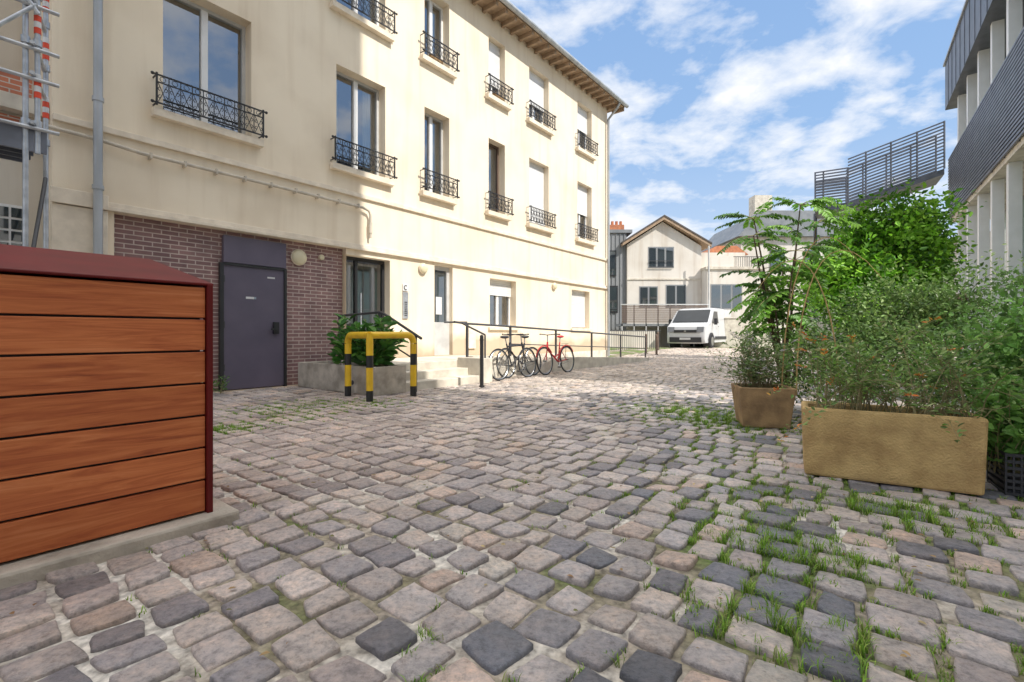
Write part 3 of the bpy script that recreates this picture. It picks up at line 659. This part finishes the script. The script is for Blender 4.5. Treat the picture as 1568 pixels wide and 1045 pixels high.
def bike(u,w,paint,step=False,flip=1,lean=.08):
    e=F('bicycle'); m=MB()
    def q(x,z,y=0): return (u+(x if flip>0 else 1.03-x), w+y+z*lean, z)
    R=.335
    for cx in (0,1.03):
        ring=[q(cx+R*math.cos(t),R+R*math.sin(t)) for t in np.linspace(0,2*math.pi,33)[:-1]]; m.tube(ring,.017,'tyre',6,closed=True)
        ring=[q(cx+(R-.025)*math.cos(t),R+(R-.025)*math.sin(t)) for t in np.linspace(0,2*math.pi,33)[:-1]]; m.tube(ring,.011,'alloy',5,closed=True)
        for t in np.linspace(0,2*math.pi,21)[:-1]: m.tube([q(cx,R),q(cx+(R-.03)*math.cos(t),R+(R-.03)*math.sin(t))],.0018,'alloy',3,caps=False)
        m.tube([q(cx,R,-.05),q(cx,R,.05)],.022,'alloy',8)
        ring=[q(cx+(R+.035)*math.cos(t),R+(R+.035)*math.sin(t)) for t in np.linspace(.1 if cx<.5 else .3,2.6,14)]
        if step: m.tube(ring,.016,paint,4)
    bb=(.43,.29); seat=(.30,.78); hd=(.86,.80); hb=(.90,.62)
    m.tube([q(0,R),q(*bb)],.012,paint,6); m.tube([q(0,R,.03),q(seat[0]+.03,seat[1]-.12)],.010,paint,6)
    m.tube([q(*bb),q(*seat)],.018,paint,8); m.tube([q(*bb),q(*hb)],.021,paint,8)
    if step: m.tube([q(.36,.5),q(.55,.42),q(.75,.5),q(.885,.72)],.018,paint,8)
    else: m.tube([q(seat[0]+.02,seat[1]-.06),q(.872,.74)],.019,paint,8)
    m.tube([q(*hb),q(*hd)],.022,paint,8); m.tube([q(.90,.62),q(.93,.52),q(1.03,R,.04)],.012,paint,6); m.tube([q(.90,.62),q(.93,.52),q(1.03,R,-.04)],.012,paint,6)
    m.tube([q(*seat),q(.27,.90)],.013,'alloy',8); m.tube([q(*hd),q(.84,.97)],.013,'alloy',8)
    m.tube([q(.76,.99,-.29),q(.80,.99,-.2),q(.86,.97,0),q(.80,.99,.2),q(.76,.99,.29)],.012,'plastic',8)
    m.tube([q(.72,.99,-.3),q(.78,.99,-.26)],.018,'plastic',8); m.tube([q(.72,.99,.3),q(.78,.99,.26)],.018,'plastic',8)
    c=q(.25,.93); m.ball(c,.13,'plastic' if not step else 'redpaint',(1.05,.55,.28),12)
    ring=[q(bb[0]+.09*math.cos(t),bb[1]+.09*math.sin(t),-.05) for t in np.linspace(0,2*math.pi,17)[:-1]]; m.tube(ring,.008,'plastic',4,closed=True)
    m.tube([q(bb[0],bb[1],-.06),q(bb[0]+.12,bb[1]-.12,-.08)],.01,'alloy',6); m.tube([q(bb[0],bb[1],.06),q(bb[0]-.12,bb[1]+.12,.08)],.01,'alloy',6)
    p=q(bb[0]+.12,bb[1]-.12,-.12); m.box((p[0]-.05,p[1]-.04,p[2]-.012),(p[0]+.05,p[1]+.04,p[2]+.012),'plastic')
    m.tube([q(0,R+.06,-.045),q(bb[0],bb[1]+.08,-.045)],.004,'plastic',4); m.tube([q(0,R-.05,-.045),q(bb[0],bb[1]-.08,-.045)],.004,'plastic',4)
    if step:
        m.tube([q(-.12,.74),q(.22,.74)],.008,'plastic',4); m.tube([q(0,R,.05),q(-.08,.74,.05)],.006,'plastic',4)
    m.build('frame_and_wheels',e,smooth=True)
bike(15.12,-2.42,M['bikeb'],False,1); bike(15.62,-2.22,M['bikeb'],False,-1); bike(16.9,-2.40,M['redpaint'],True,-1)
# ================================================================ LEFT
e=F('bin_shelter'); m=MB()
for i in range(7):
    z0=.062+i*.1705; m.box((5.9,-6.18,z0),(8.115,-6.155,z0+.160),'wood')
    m.box((8.118,-6.13,z0),(8.14,-5.2,z0+.160),'wood')
m.build('planks',e,bevel=.004)
m=MB()
m.box((5.9,-6.152,.055),(8.10,-5.2,1.245),'dark')
m.box((8.118,-6.20,.05),(8.146,-6.135,1.262),'red')
m.prism([(5.9,-6.195,1.256),(5.9,-6.195,1.268),(5.9,-5.15,1.50),(5.9,-5.15,1.256)],(2.25,0,0),'red')
m.tube([(7.0,-5.4,1.45),(7.0,-5.45,1.50),(7.04,-5.5,1.50)],.012,'blackp',6)
m.build('frame_and_lid',e,bevel=.004)
e=F('concrete_slab'); m=MB(); m.box((5.2,-6.28,-.04),(8.25,-4.9,.05),'concrete'); m.build('slab',e,bevel=.015)
e=F('neighbour_house'); m=MB()
m.box((3.5,.35,-.1),(8.41,6,4.15),'beigeold'); m.box((3.5,.9,4.152),(8.41,6,10.5),'beigeold')
m.box((3.5,.15,4.0),(8.40,.348,4.2),'paleconc'); m.box((7.4,.3,3.55),(8.2,.346,3.95),'oldbrick'); m.box((3.5,.2,4.202),(8.25,.34,4.5),'oldbrick')
m.box((7.75,.33,1.9),(8.2,.346,2.75),'white')
for i in range(3):
    for j in range(5): m.box((7.79+i*.135,.318,1.94+j*.16),(7.79+i*.135+.11,.329,1.94+j*.16+.13),'dglass')
m.box((4.5,.88,5.2),(6.8,.896,7.2),'dglass')
m.build('walls',e)
e=F('scaffolding'); m=MB(); r=.027
for (a,b) in ((8.02,-1.2),(8.28,-.55),(8.12,-1.2),(6.2,-1.2),(6.2,-.4)):
    m.tube([(a,b,3.1 if a==8.12 else 0),(a,b,8.5)],r,'galv',10)
    for z in(3.4,4.35,4.9,5.6,6.3,7.2): m.cyl((a,b,z),(a,b,z+.08),.042,'galv',10)
    if a in(8.12,8.28):
        for z0 in (3.75,4.5,5.1): 
            for k in range(4): m.cyl((a,b,z0+k*.07),(a,b,z0+k*.07+.068),.033,'orange' if k%2==0 else 'label',10)
for z in(3.38,3.95,4.3,4.8,5.3,6.0,6.5,7.3):
    m.tube([(5,-1.24,z),(8.3,-1.24,z)],r*.85,'galv',8); m.tube([(8.06,-1.3,z+.05),(8.3,-.45,z+.05)],r*.85,'galv',8)
for i in range(4): m.box((5,-1.15+i*.2,3.25),(8.15,-.97+i*.2,3.3),'galv'); m.box((5.1,-1.13+i*.2,3.14),(8.12,-1.10+i*.2,3.248),'darkmetal')
m.box((5,-1.2,3.12),(8.2,-1.16,3.40),'slat')
m.tube([(8.28,-.55,3.0),(8.06,-1.2,1.8)],r*.8,'rail',8); m.tube([(7.0,-1.28,3.4),(8.1,-1.28,4.8)],r*.8,'galv',8); m.tube([(7.3,-1.28,5.9),(8.12,-1.28,4.7)],r*.8,'galv',8)
m.build('tubes_and_deck',e,smooth=True)
# ================================================================ VAN
van=empty('parked_van',(10.05,25.0,gz(25.0)),TH); van.scale=(1.1,1.1,1.12)
m=MB()
prof=[(.06,.22),(-.02,.42),(.0,.78),(.07,1.02),(.62,1.20),(1.40,1.88),(1.75,1.97),(3.2,2.0),(4.90,1.97),(4.98,1.2),(5.0,.5),(4.96,.24)]
def ins(p,k):
    cx,cz=2.5,1.0
    return (cx+(p[0]-cx)*(1-k*.35), cz+(p[1]-cz)*(1-k))
sl_=[(0.0,.05),(.07,.015),(.25,0),(1.71,0),(1.89,.015),(1.96,.05)]
rows=[]
for y,k in sl_:
    row=[]
    for p in prof:
        x,z=ins(p,k); yy=y
        if z>1.15: yy=.98+(y-.98)*(1-.10*min((z-1.15)/.8,1))
        if x<.3: yy=.98+(yy-.98)*(1-.10*(1-max(x,0)/.3))
        row.append((x,yy,z))
    rows.append(row)
n=len(prof); vs=[p for r_ in rows for p in r_]; fs=[]
for i in range(len(rows)-1):
    for j in range(n): fs.append((i*n+j,i*n+(j+1)%n,(i+1)*n+(j+1)%n,(i+1)*n+j))
fs.append(tuple(range(n-1,-1,-1))); fs.append(tuple((len(rows)-1)*n+j for j in range(n)))
m.add(vs,fs,'carwhite'); m.build('body',van,smooth=True)
m=MB()
def side(x,z): return .98-(.98)*(1-.10*min(max((z-1.15)/.8,0),1))
wn=Vector((-.68,0,.78)).normalized()*.018
def wsp(t,y): p=Vector((.62+.78*t,y,1.20+.68*t))+wn; return tuple(p)
m.quad(wsp(.05,.12),wsp(.05,1.84),wsp(.96,1.78),wsp(.96,.18),'vglass')
m.tube([wsp(.06,.3),wsp(.08,1.0)],.012,'plastic',4); m.tube([wsp(.06,1.1),wsp(.1,1.75)],.012,'plastic',4)
def sq(pts,mt,off): m.add([(x,side(x,z)+off,z) for x,z in pts],[tuple(range(len(pts)))],mt)
sq([(.95,1.2),(2.05,1.2),(2.05,1.78),(1.5,1.78)],'vglass',-.012)
sq([(2.10,.35),(2.115,.35),(2.115,1.8),(2.10,1.8)],'plastic',-.01); sq([(3.4,.35),(3.415,.35),(3.415,1.8),(3.4,1.8)],'plastic',-.01)
sq([(1.0,.35),(1.015,.35),(1.015,1.15),(1.0,1.15)],'plastic',-.01)
sq([(1.4,.42),(3.5,.42),(3.5,.56),(1.4,.56)],'plastic',-.014)
sq([(1.9,1.02),(2.05,1.02),(2.05,1.06),(1.9,1.06)],'plastic',-.02)
m.box((-.045,.22,.28),(.02,1.74,.52),'plastic'); m.box((-.04,.45,.74),(.02,1.51,.87),'plastic'); m.box((-.055,.72,.40),(-.046,1.24,.50),'label')
m.box((-.055,.93,.77),(-.042,1.03,.85),'alloy')
for y0,y1 in((.12,.44),(1.52,1.84)): m.add([(-.04,y0,.76),(-.04,y1,.76),(.05,y1,1.01),(.05,y0,1.01)],[(0,1,2,3)],'lens')
for y in(-.14,2.1): m.box((1.0,y-.06,1.12),(1.12,y+.06,1.42),'plastic')
for cx in(.92,4.02):
    for y,s_ in((.02,-1),(1.94,1)):
        m.cyl((cx,y+s_*.02,.34),(cx,y-s_*.3,.34),.40,'plastic',24); m.cyl((cx,y+s_*.04,.33),(cx,y-s_*.2,.33),.335,'tyre',24); m.cyl((cx,y+s_*.05,.33),(cx,y-s_*.1,.33),.21,'alloy',18)
m.tube([(1.9,.3,2.02),(4.4,.3,2.02)],.015,'plastic',6)
m.build('glazing_trim_and_wheels',van)
# ================================================================ BACKGROUND HOUSE
Hs=empty('gabled_white_house'); m=MB(); Z=30
x0,x1=7.15,11.75; g0=.2
m.prism([(x0,Z,g0),(x1,Z,g0),(x1,Z,6.45),(9.35,Z,7.95),(x0,Z,6.55)],(0,9,0),'housew')
m.prism([(x0-.35,Z-.35,6.42),(9.35,Z-.35,8.02),(12.25,Z-.35,6.35),(12.25,Z-.35,6.5),(9.35,Z-.35,8.2),(x0-.35,Z-.35,6.58)],(0,9.7,0),'soffit')
m.prism([(x0-.38,Z-.38,6.585),(9.35,Z-.38,8.205),(12.28,Z-.38,6.505),(12.28,Z-.38,6.6),(9.35,Z-.38,8.31),(x0-.38,Z-.38,6.68)],(0,9.7,0),'roofedge')
def hw(a,b,c,d,n=1,fr='greyframe',y=Z):
    m.box((a,y-.02,c),(b,y-.004,d),fr); w_=(b-a)/n
    for i in range(n): m.box((a+w_*i+.06,y-.03,c+.07),(a+w_*(i+1)-.06,y-.021,d-.07),'dglass')
hw(8.45,10.05,5.1,6.4,3,'greyclad'); m.box((8.5,Z-.12,5.12),(10.0,Z-.08,5.16),'rail'); m.box((8.5,Z-.12,5.5),(10.0,Z-.08,5.53),'rail')
hw(7.9,9.05,2.65,3.95,2,'greyclad'); hw(9.55,10.8,2.65,4.05,2,'greyclad')
m.box((x0-.02,Z-.05,4.35),(x1,Z-.003,4.43),'paleconc')
m.box((11.752,29.2,g0),(15.2,34,4.9),'housew'); m.box((11.70,29.1,4.9),(15.3,34,5.05),'paleconc'); m.box((11.9,29.25,5.05),(13.4,29.3,5.7),'housew'); m.box((12.2,31.5,5.06),(15.2,34,6.3),'housew')
for k in range(16): m.box((13.5+k*.11,29.25,5.05),(13.52+k*.11,29.28,5.65),'rail')
m.box((13.4,29.25,5.65),(15.2,29.28,5.69),'rail')
hw(12.0,13.9,2.5,4.0,3,'greyclad',29.2); m.tube([(11.85,29.1,.3),(11.85,29.1,6.3)],.05,'greyframe',8)
m.box((15.21,29.6,g0),(17.6,34,4.2),'housew'); m.box((13.6,33.8,6.0),(16.2,38,6.6),'tile'); m.prism([(13.4,33.5,6.5),(16.4,33.5,6.5),(15.6,33.5,7.1),(14.2,33.5,7.1)],(0,5,0),'tile')
m.box((5.6,30.2,g0),(7.148,38,7.3),'greyclad')
for k in range(6): m.box((5.7+k*.26,30.15,g0),(5.73+k*.26,30.198,7.3),'greyclad')
hw(5.95,6.5,4.6,6.2,1,'blackframe',30.15); hw(5.95,6.6,2.3,4.0,1,'blackframe',30.15)
m.box((5.5,30.1,7.3),(7.5,38,7.5),'roofgrey'); m.box((6.1,31,7.5),(7.2,32,8.0),'tile')
for k in range(4): m.cyl((6.25+k*.27,31.4,8.0),(6.25+k*.27,31.4,8.3),.09,'tile',8)
m.build('walls_roof_windows',Hs)
m=MB()
m.box((6.4,28.2,1.45),(11.4,29.98,1.6),'greyclad')
for k in range(9): m.box((6.4,28.16,1.66+k*.115),(11.4,28.19,1.73+k*.115),'brownframe')
for k in range(8): m.box((6.4+k*.7,28.2,.2),(6.46+k*.7,28.26,2.7),'greyframe')
m.box((6.35,28.14,2.68),(11.45,28.22,2.74),'greyframe')
m.build('balcony',Hs)
e=empty('garden_wall'); m=MB(); m.box((11.3,28.0,.1),(15.4,28.15,1.9),'paleconc'); m.box((11.25,27.95,1.9),(15.45,28.2,1.98),'housew')
m.box((5.2,27,.1),(8.0,27.15,1.15),'housew'); m.build('wall',e)
e=empty('metal_fence'); m=MB()
for k in range(30): m.box((4.2+k*.12,23.5+k*.06,.1),(4.22+k*.12,23.52+k*.06,1.15),'rail')
m.tube([(4.2,23.5,1.15),(7.8,25.3,1.15)],.02,'rail',6); m.build('bars',e)
e=empty('distant_house'); m=MB(); 
m.box((18,38,.1),(28,46,8.6),'housew'); m.prism([(17.6,37.6,8.6),(28.4,37.6,8.6),(27,37.6,10.6),(19.5,37.6,10.6)],(0,9,0),'roofgrey'); m.box((19.6,39,10.6),(21,40,12.2),'paleconc')
for xx in (20.3,23): m.box((xx,37.9,6),(xx+1.1,37.99,7.6),'dglass'); m.box((xx,37.9,3),(xx+1.1,37.99,4.6),'dglass')
m.build('body',e)
e=empty('distant_house'); m=MB(); m.box((26,24,.1),(40,36,6.5),'beigeold'); m.prism([(25.6,23.6,6.5),(40,23.6,6.5),(40,30,9)],(0,12,0),'roofgrey'); m.build('body',e)
e=empty('distant_house'); m=MB(); m.box((-8,60,.1),(24,70,6),'beigeold'); m.build('body',e)
# ================================================================ RIGHT BUILDING
TR=math.atan2(.820,.572)
Rb=empty('modern_office_building',(3,0,0),TR); m=MB(); s0,s1=7.4,17.6
m.box((s0,-8,-.05),(s1,-.95,9.0),'greyclad')
for k in range(8):
    s_=s0+.1+k*1.3
    m.box((s_,-.25,0),(s_+.16,-.06,4.3),'white'); m.box((s_,-.25,6.2),(s_+.16,-.06,7.7),'white')
    m.box((s_+.02,-.93,.1),(s_+.1,-.90,4.25),'greyframe'); m.box((s_+.7,-.93,.1),(s_+.74,-.90,4.25),'greyframe')
m.box((s0,-.93,2.2),(s1,-.91,2.26),'greyframe')
m.box((s0,-.948,.1),(s1,-.935,4.2),'gglass'); m.box((s0,-.948,4.6),(s1,-.935,7.6),'gglass')
m.box((s0,-.95,4.302),(s1,-.02,4.5),'paleconc')
m.box((s0,-.95,7.7),(s1,.1,9.05),'darkmetal'); m.box((s0,-8,9.052),(s1+.1,.14,9.12),'zinc')
for k in range(22): z=4.42+k*.083; m.box((s0,-.0,z),(s1,.035,z+.045),'slat')
for k in range(11): m.box((s0+k*1.0,-.05,4.4),(s0+k*1.0+.05,-.002,6.26),'darkmetal')
for k in range(int((s1-s0)/.6)): m.box((s0+k*.6,.102,7.7),(s0+k*.6+.02,.112,9.05),'slat')
m.build('structure',Rb)
e=empty('metal_footbridge'); m=MB()
a=Vector((13.6,15.2,6.2)); b=Vector((11.4,16.4,5.45)); c=Vector((10.6,16.9,5.45))
def parapet(a,b,h,n,off=Vector((0,0,0))):
    a=a+off;b=b+off
    for k in range(n): 
        z=Vector((0,0,.08+h*k/n)); m.tube([a+z,b+z],.028,'slat',4)
    L_=(b-a).length
    for k in range(int(L_/.7)+1):
        p=a.lerp(b,k*.7/L_); m.tube([p,p+Vector((0,0,h))],.025,'darkmetal',4)
back=Vector((.7,1.1,0))
for o_ in (Vector((0,0,0)),back): parapet(a,b,1.5,14,o_); 
parapet(b,c,1.2,12); parapet(b,c,1.2,12,back); parapet(c,c+back,1.2,12)
m.prism([a,b,b+Vector((0,0,-.18)),a+Vector((0,0,-.18))],tuple(back),'darkmetal'); m.prism([b,c,c+Vector((0,0,-.18)),b+Vector((0,0,-.18))],tuple(back),'darkmetal')
for p in (b,c+back*.9): m.tube([Vector((p.x,p.y,0)),p],.06,'darkmetal',8)
m.build('deck_and_parapets',e)
e=F('tall_apartment_block'); m=MB(); m.box((-10,-22,-.1),(13.35,-14.6,24.3),'paleblock')
for k in range(10):
    for z in range(7): m.box((-9+k*2.3,-14.6,1.2+z*3.3),(-7.9+k*2.3,-14.58,3+z*3.3),'dglass')
m.build('body',e)
# ================================================================ RIGHT PLANTERS & PLANTS
ang=math.atan2(-.495,.866)
e=empty('stone_planter_trough',(2.06,3.43,0),ang); m=MB()
def taper_trough(m,Lx,Ly,h,t,tp,mt):
    o0=[(tp,tp,0),(Lx-tp,tp,0),(Lx-tp,Ly-tp,0),(tp,Ly-tp,0)]; o1=[(0,0,h),(Lx,0,h),(Lx,Ly,h),(0,Ly,h)]
    i1=[(t,t,h),(Lx-t,t,h),(Lx-t,Ly-t,h),(t,Ly-t,h)]; i0=[(t,t,h-.05),(Lx-t,t,h-.05),(Lx-t,Ly-t,h-.05),(t,Ly-t,h-.05)]
    fs=[(3,2,1,0)]
    for i in range(4):
        j=(i+1)%4; fs+=[(i,j,4+j,4+i),(4+i,4+j,8+j,8+i),(8+i,8+j,12+j,12+i)]
    m.add(o0+o1+i1+i0,fs,mt); m.add([(x,y,z+.002) for x,y,z in i0],[(0,1,2,3)],'soil')
taper_trough(m,.98,.42,.48,.045,.015,'planter'); m.build('trough',e,bevel=.018)
mw=Matrix.Translation((2.06,3.43,0))@Matrix.Rotation(ang,4,'Z')
bs=[tuple(mw@Vector((random.uniform(.08,.9),random.uniform(.08,.34),.44))) for _ in range(30)]
green1=[(.13,.21,.06),(.18,.28,.08),(.23,.32,.10),(.10,.16,.05),(.27,.29,.13),(.16,.30,.05)]
shrub('planter_shrub',bs,70,.60,.24,.042,34,green1,.36,.35,droop=.6,flower=[(.55,.15,.03),(.50,.28,.06)])
shrub('planter_shrub',bs,20,.80,.26,.04,30,green1,.4,.5,droop=.4,flower=[(.60,.17,.03),(.55,.30,.06)])
shrub('planter_shrub',bs,35,.30,.16,.03,14,[(.2,.26,.09),(.28,.26,.12)],.3,.2,droop=.8)
e=empty('small_planter',(2.42,5.14,0),-.25); m=MB(); taper_trough(m,.55,.5,.43,.04,.05,'terracotta'); m.build('pot',e,bevel=.012)
bs=[(2.5+random.uniform(0,.35),5.3+random.uniform(0,.3),.38) for _ in range(12)]
shrub('lavender_bush',bs,100,.68,.23,.04,26,[(.14,.22,.08),(.19,.28,.10),(.11,.17,.06),(.24,.28,.14)],.32,.15,droop=.4,flower=[(.42,.38,.40)])
def frondtree(name,base,tips,nf,Lf,cols):
    e=empty(name); m=MB(); base=Vector(base); P=[];Dd=[];NN=[];SZ=[];C=[]
    for tp in tips:
        tp=Vector(tp); mid=base.lerp(tp,.5)+Vector((random.uniform(-.1,.1),random.uniform(-.1,.1),.15))
        pts=[base*(1-t)**2+mid*2*t*(1-t)+tp*t*t for t in np.linspace(0,1,8)]
        m.tube(pts,[.026*(1-.1*k) for k in range(8)],'bark',6)
        for k in range(nf):
            p=pts[random.choice((3,4,5,5,6,6,7,7,7))]; a=random.uniform(0,6.28); dz=random.uniform(-.1,.7)
            d=Vector((math.cos(a),math.sin(a),dz)).normalized(); L_=Lf*random.uniform(.55,1.1); dr=random.uniform(.25,.6)*L_
            fp=[p+d*L_*t-Vector((0,0,dr*t*t)) for t in np.linspace(0,1,7)]; m.tube(fp,[.005*(1-.12*q) for q in range(7)],'stem',3,caps=False)
            col=pick(cols,1,.25)[0]
            for i in range(4,18):
                t=i/17; q=p+d*L_*t-Vector((0,0,dr*t*t)); tg=(d-Vector((0,0,2*dr/L_*t))).normalized(); sd_=tg.cross(Vector((0,0,1))).normalized(); up=sd_.cross(tg)
                for s_ in(-1,1):
                    dd=sd_*s_+tg*random.uniform(.3,.6)-Vector((0,0,random.uniform(.1,.6))); P.append(q);Dd.append(dd);NN.append(up+Vector((random.gauss(0,.35),random.gauss(0,.35),0)));SZ.append(L_*.185*(1.15-.6*abs(t-.5))*random.uniform(.8,1.15)); C.append(col*random.uniform(.8,1.2))
    m.build('trunk_and_stems',e)
    leaves('fronds',np.array([tuple(x) for x in P]),np.array([tuple(x) for x in Dd]),SZ,np.array(C),e,.42,np.array([tuple(x) for x in NN])); return e
frondtree('sumac_tree',(3.6,6.3,0),[(2.95,5.9,2.2),(3.15,6.3,2.5),(3.7,6.2,2.65),(4.1,6.5,2.5),(3.1,6.0,1.75),(3.7,6.6,1.95),(3.4,5.8,2.0),(3.2,5.9,1.45)],21,.50,[(.10,.23,.035),(.14,.29,.04),(.19,.35,.06),(.07,.15,.03)])
tree('green_tree',(6.0,8.0,0),[(5.9,7.9,2.0,.8,.7,.7),(6.6,8.2,2.3,.65,.6,.65),(5.3,7.7,1.8,.6,.6,.5),(6.1,7.8,2.75,.6,.5,.45),(6.95,8.4,1.8,.55,.5,.7),(5.7,7.3,1.3,.7,.5,.4),(6.8,8.0,2.9,.45,.4,.35)],22000,.09,[(.14,.33,.025),(.20,.42,.035),(.27,.50,.05),(.07,.18,.02)],clump=.15)
tree('olive_bush',(4.6,5.6,0),[(4.5,5.6,1.15,.6,.5,.5),(4.95,5.3,1.4,.4,.4,.4),(3.9,5.3,.8,.5,.4,.4),(3.3,5.6,.7,.4,.4,.35)],11000,.05,[(.11,.19,.05),(.16,.25,.07),(.07,.13,.035),(.21,.30,.09)],clump=.13,trad=.03)
tree('privet_hedge',(4.9,4.2,0),[(4.3,4.3,.7,.5,.5,.5),(4.9,4.2,.7,.4,.6,.5),(3.4,4.6,.5,.35,.35,.4),(5.2,4.8,.9,.5,.5,.5),(3.9,4.0,.55,.4,.3,.4),(4.35,4.1,1.15,.22,.3,.35)],12000,.045,[(.09,.18,.035),(.13,.25,.06),(.18,.32,.08)],clump=.12,trad=.02)
tree('climbing_plant',(4.0,3.7,0),[(3.95,3.6,.9,.28,.3,.4),(3.9,3.7,.5,.3,.3,.35),(3.6,3.45,1.0,.2,.2,.2),(3.5,3.3,.55,.15,.15,.25)],5000,.055,[(.12,.26,.05),(.19,.36,.08),(.09,.18,.04)],clump=.1,trad=.012)
e=empty('arching_cane'); m=MB()
for (x,y,tx,ty,h) in ((2.9,5.2,3.6,5.0,2.15),(3.4,5.0,2.7,5.3,1.9),(3.0,5.1,3.9,5.1,2.0)):
    m.tube([(x+(tx-x)*t*t,y+(ty-y)*t,.35+h*(1-(1-t)**2)*.92-(.6*t**4)) for t in np.linspace(0,1,12)],[.008*(1-.06*k) for k in range(12)],'planter',5)
m.build('canes',e)
e=empty('plastic_crate',(3.06,3.0,0),ang); m=MB()
for zz_ in np.arange(0.0,.25,.04): m.box((0,0,zz_),(.42,.012,zz_+.018),'plastic'); m.box((0,0,zz_),(.012,.3,zz_+.018),'plastic')
for xx in np.arange(0,.43,.035): m.box((xx,-.002,0),(xx+.01,.010,.26),'plastic')
m.box((.0,0.31,0),(.42,.32,.26),'plastic'); m.box((.02,.02,.01),(.4,.3,.03),'plastic'); m.build('crate',e)
shrub('potted_plant',[(3.3,3.12,.1),(3.2,3.15,.1)],60,.55,.13,.07,18,[(.10,.22,.04),(.15,.29,.06)],.5,.1)
shrub('wall_weed',[tuple(W(10.3,-.1)),tuple(W(10.45,-.25)),tuple(W(9.9,-.2))],26,.28,.08,.05,14,[(.08,.17,.04),(.14,.24,.08)],.45,.1)
P=[];Dd=[];SZ=[]
for k in range(420):
    if k<220: x=random.gauss(2.0,1.0); y=random.gauss(3.3,1.1)
    else: x=random.uniform(-2.5,3); y=random.uniform(1.3,8)
    P.append((x,y,.010)); Dd.append((random.gauss(0,1),random.gauss(0,1),random.uniform(-.05,.15))); SZ.append(random.uniform(.012,.035))
NN=rng.normal(size=(len(P),3))*.25; NN[:,2]+=1
leaves('fallen_leaves',np.array(P),np.array(Dd),SZ,pick([(.30,.20,.09),(.22,.13,.06),(.38,.30,.15),(.16,.16,.06)],len(P),.3),None,.55,NN)
print('done')
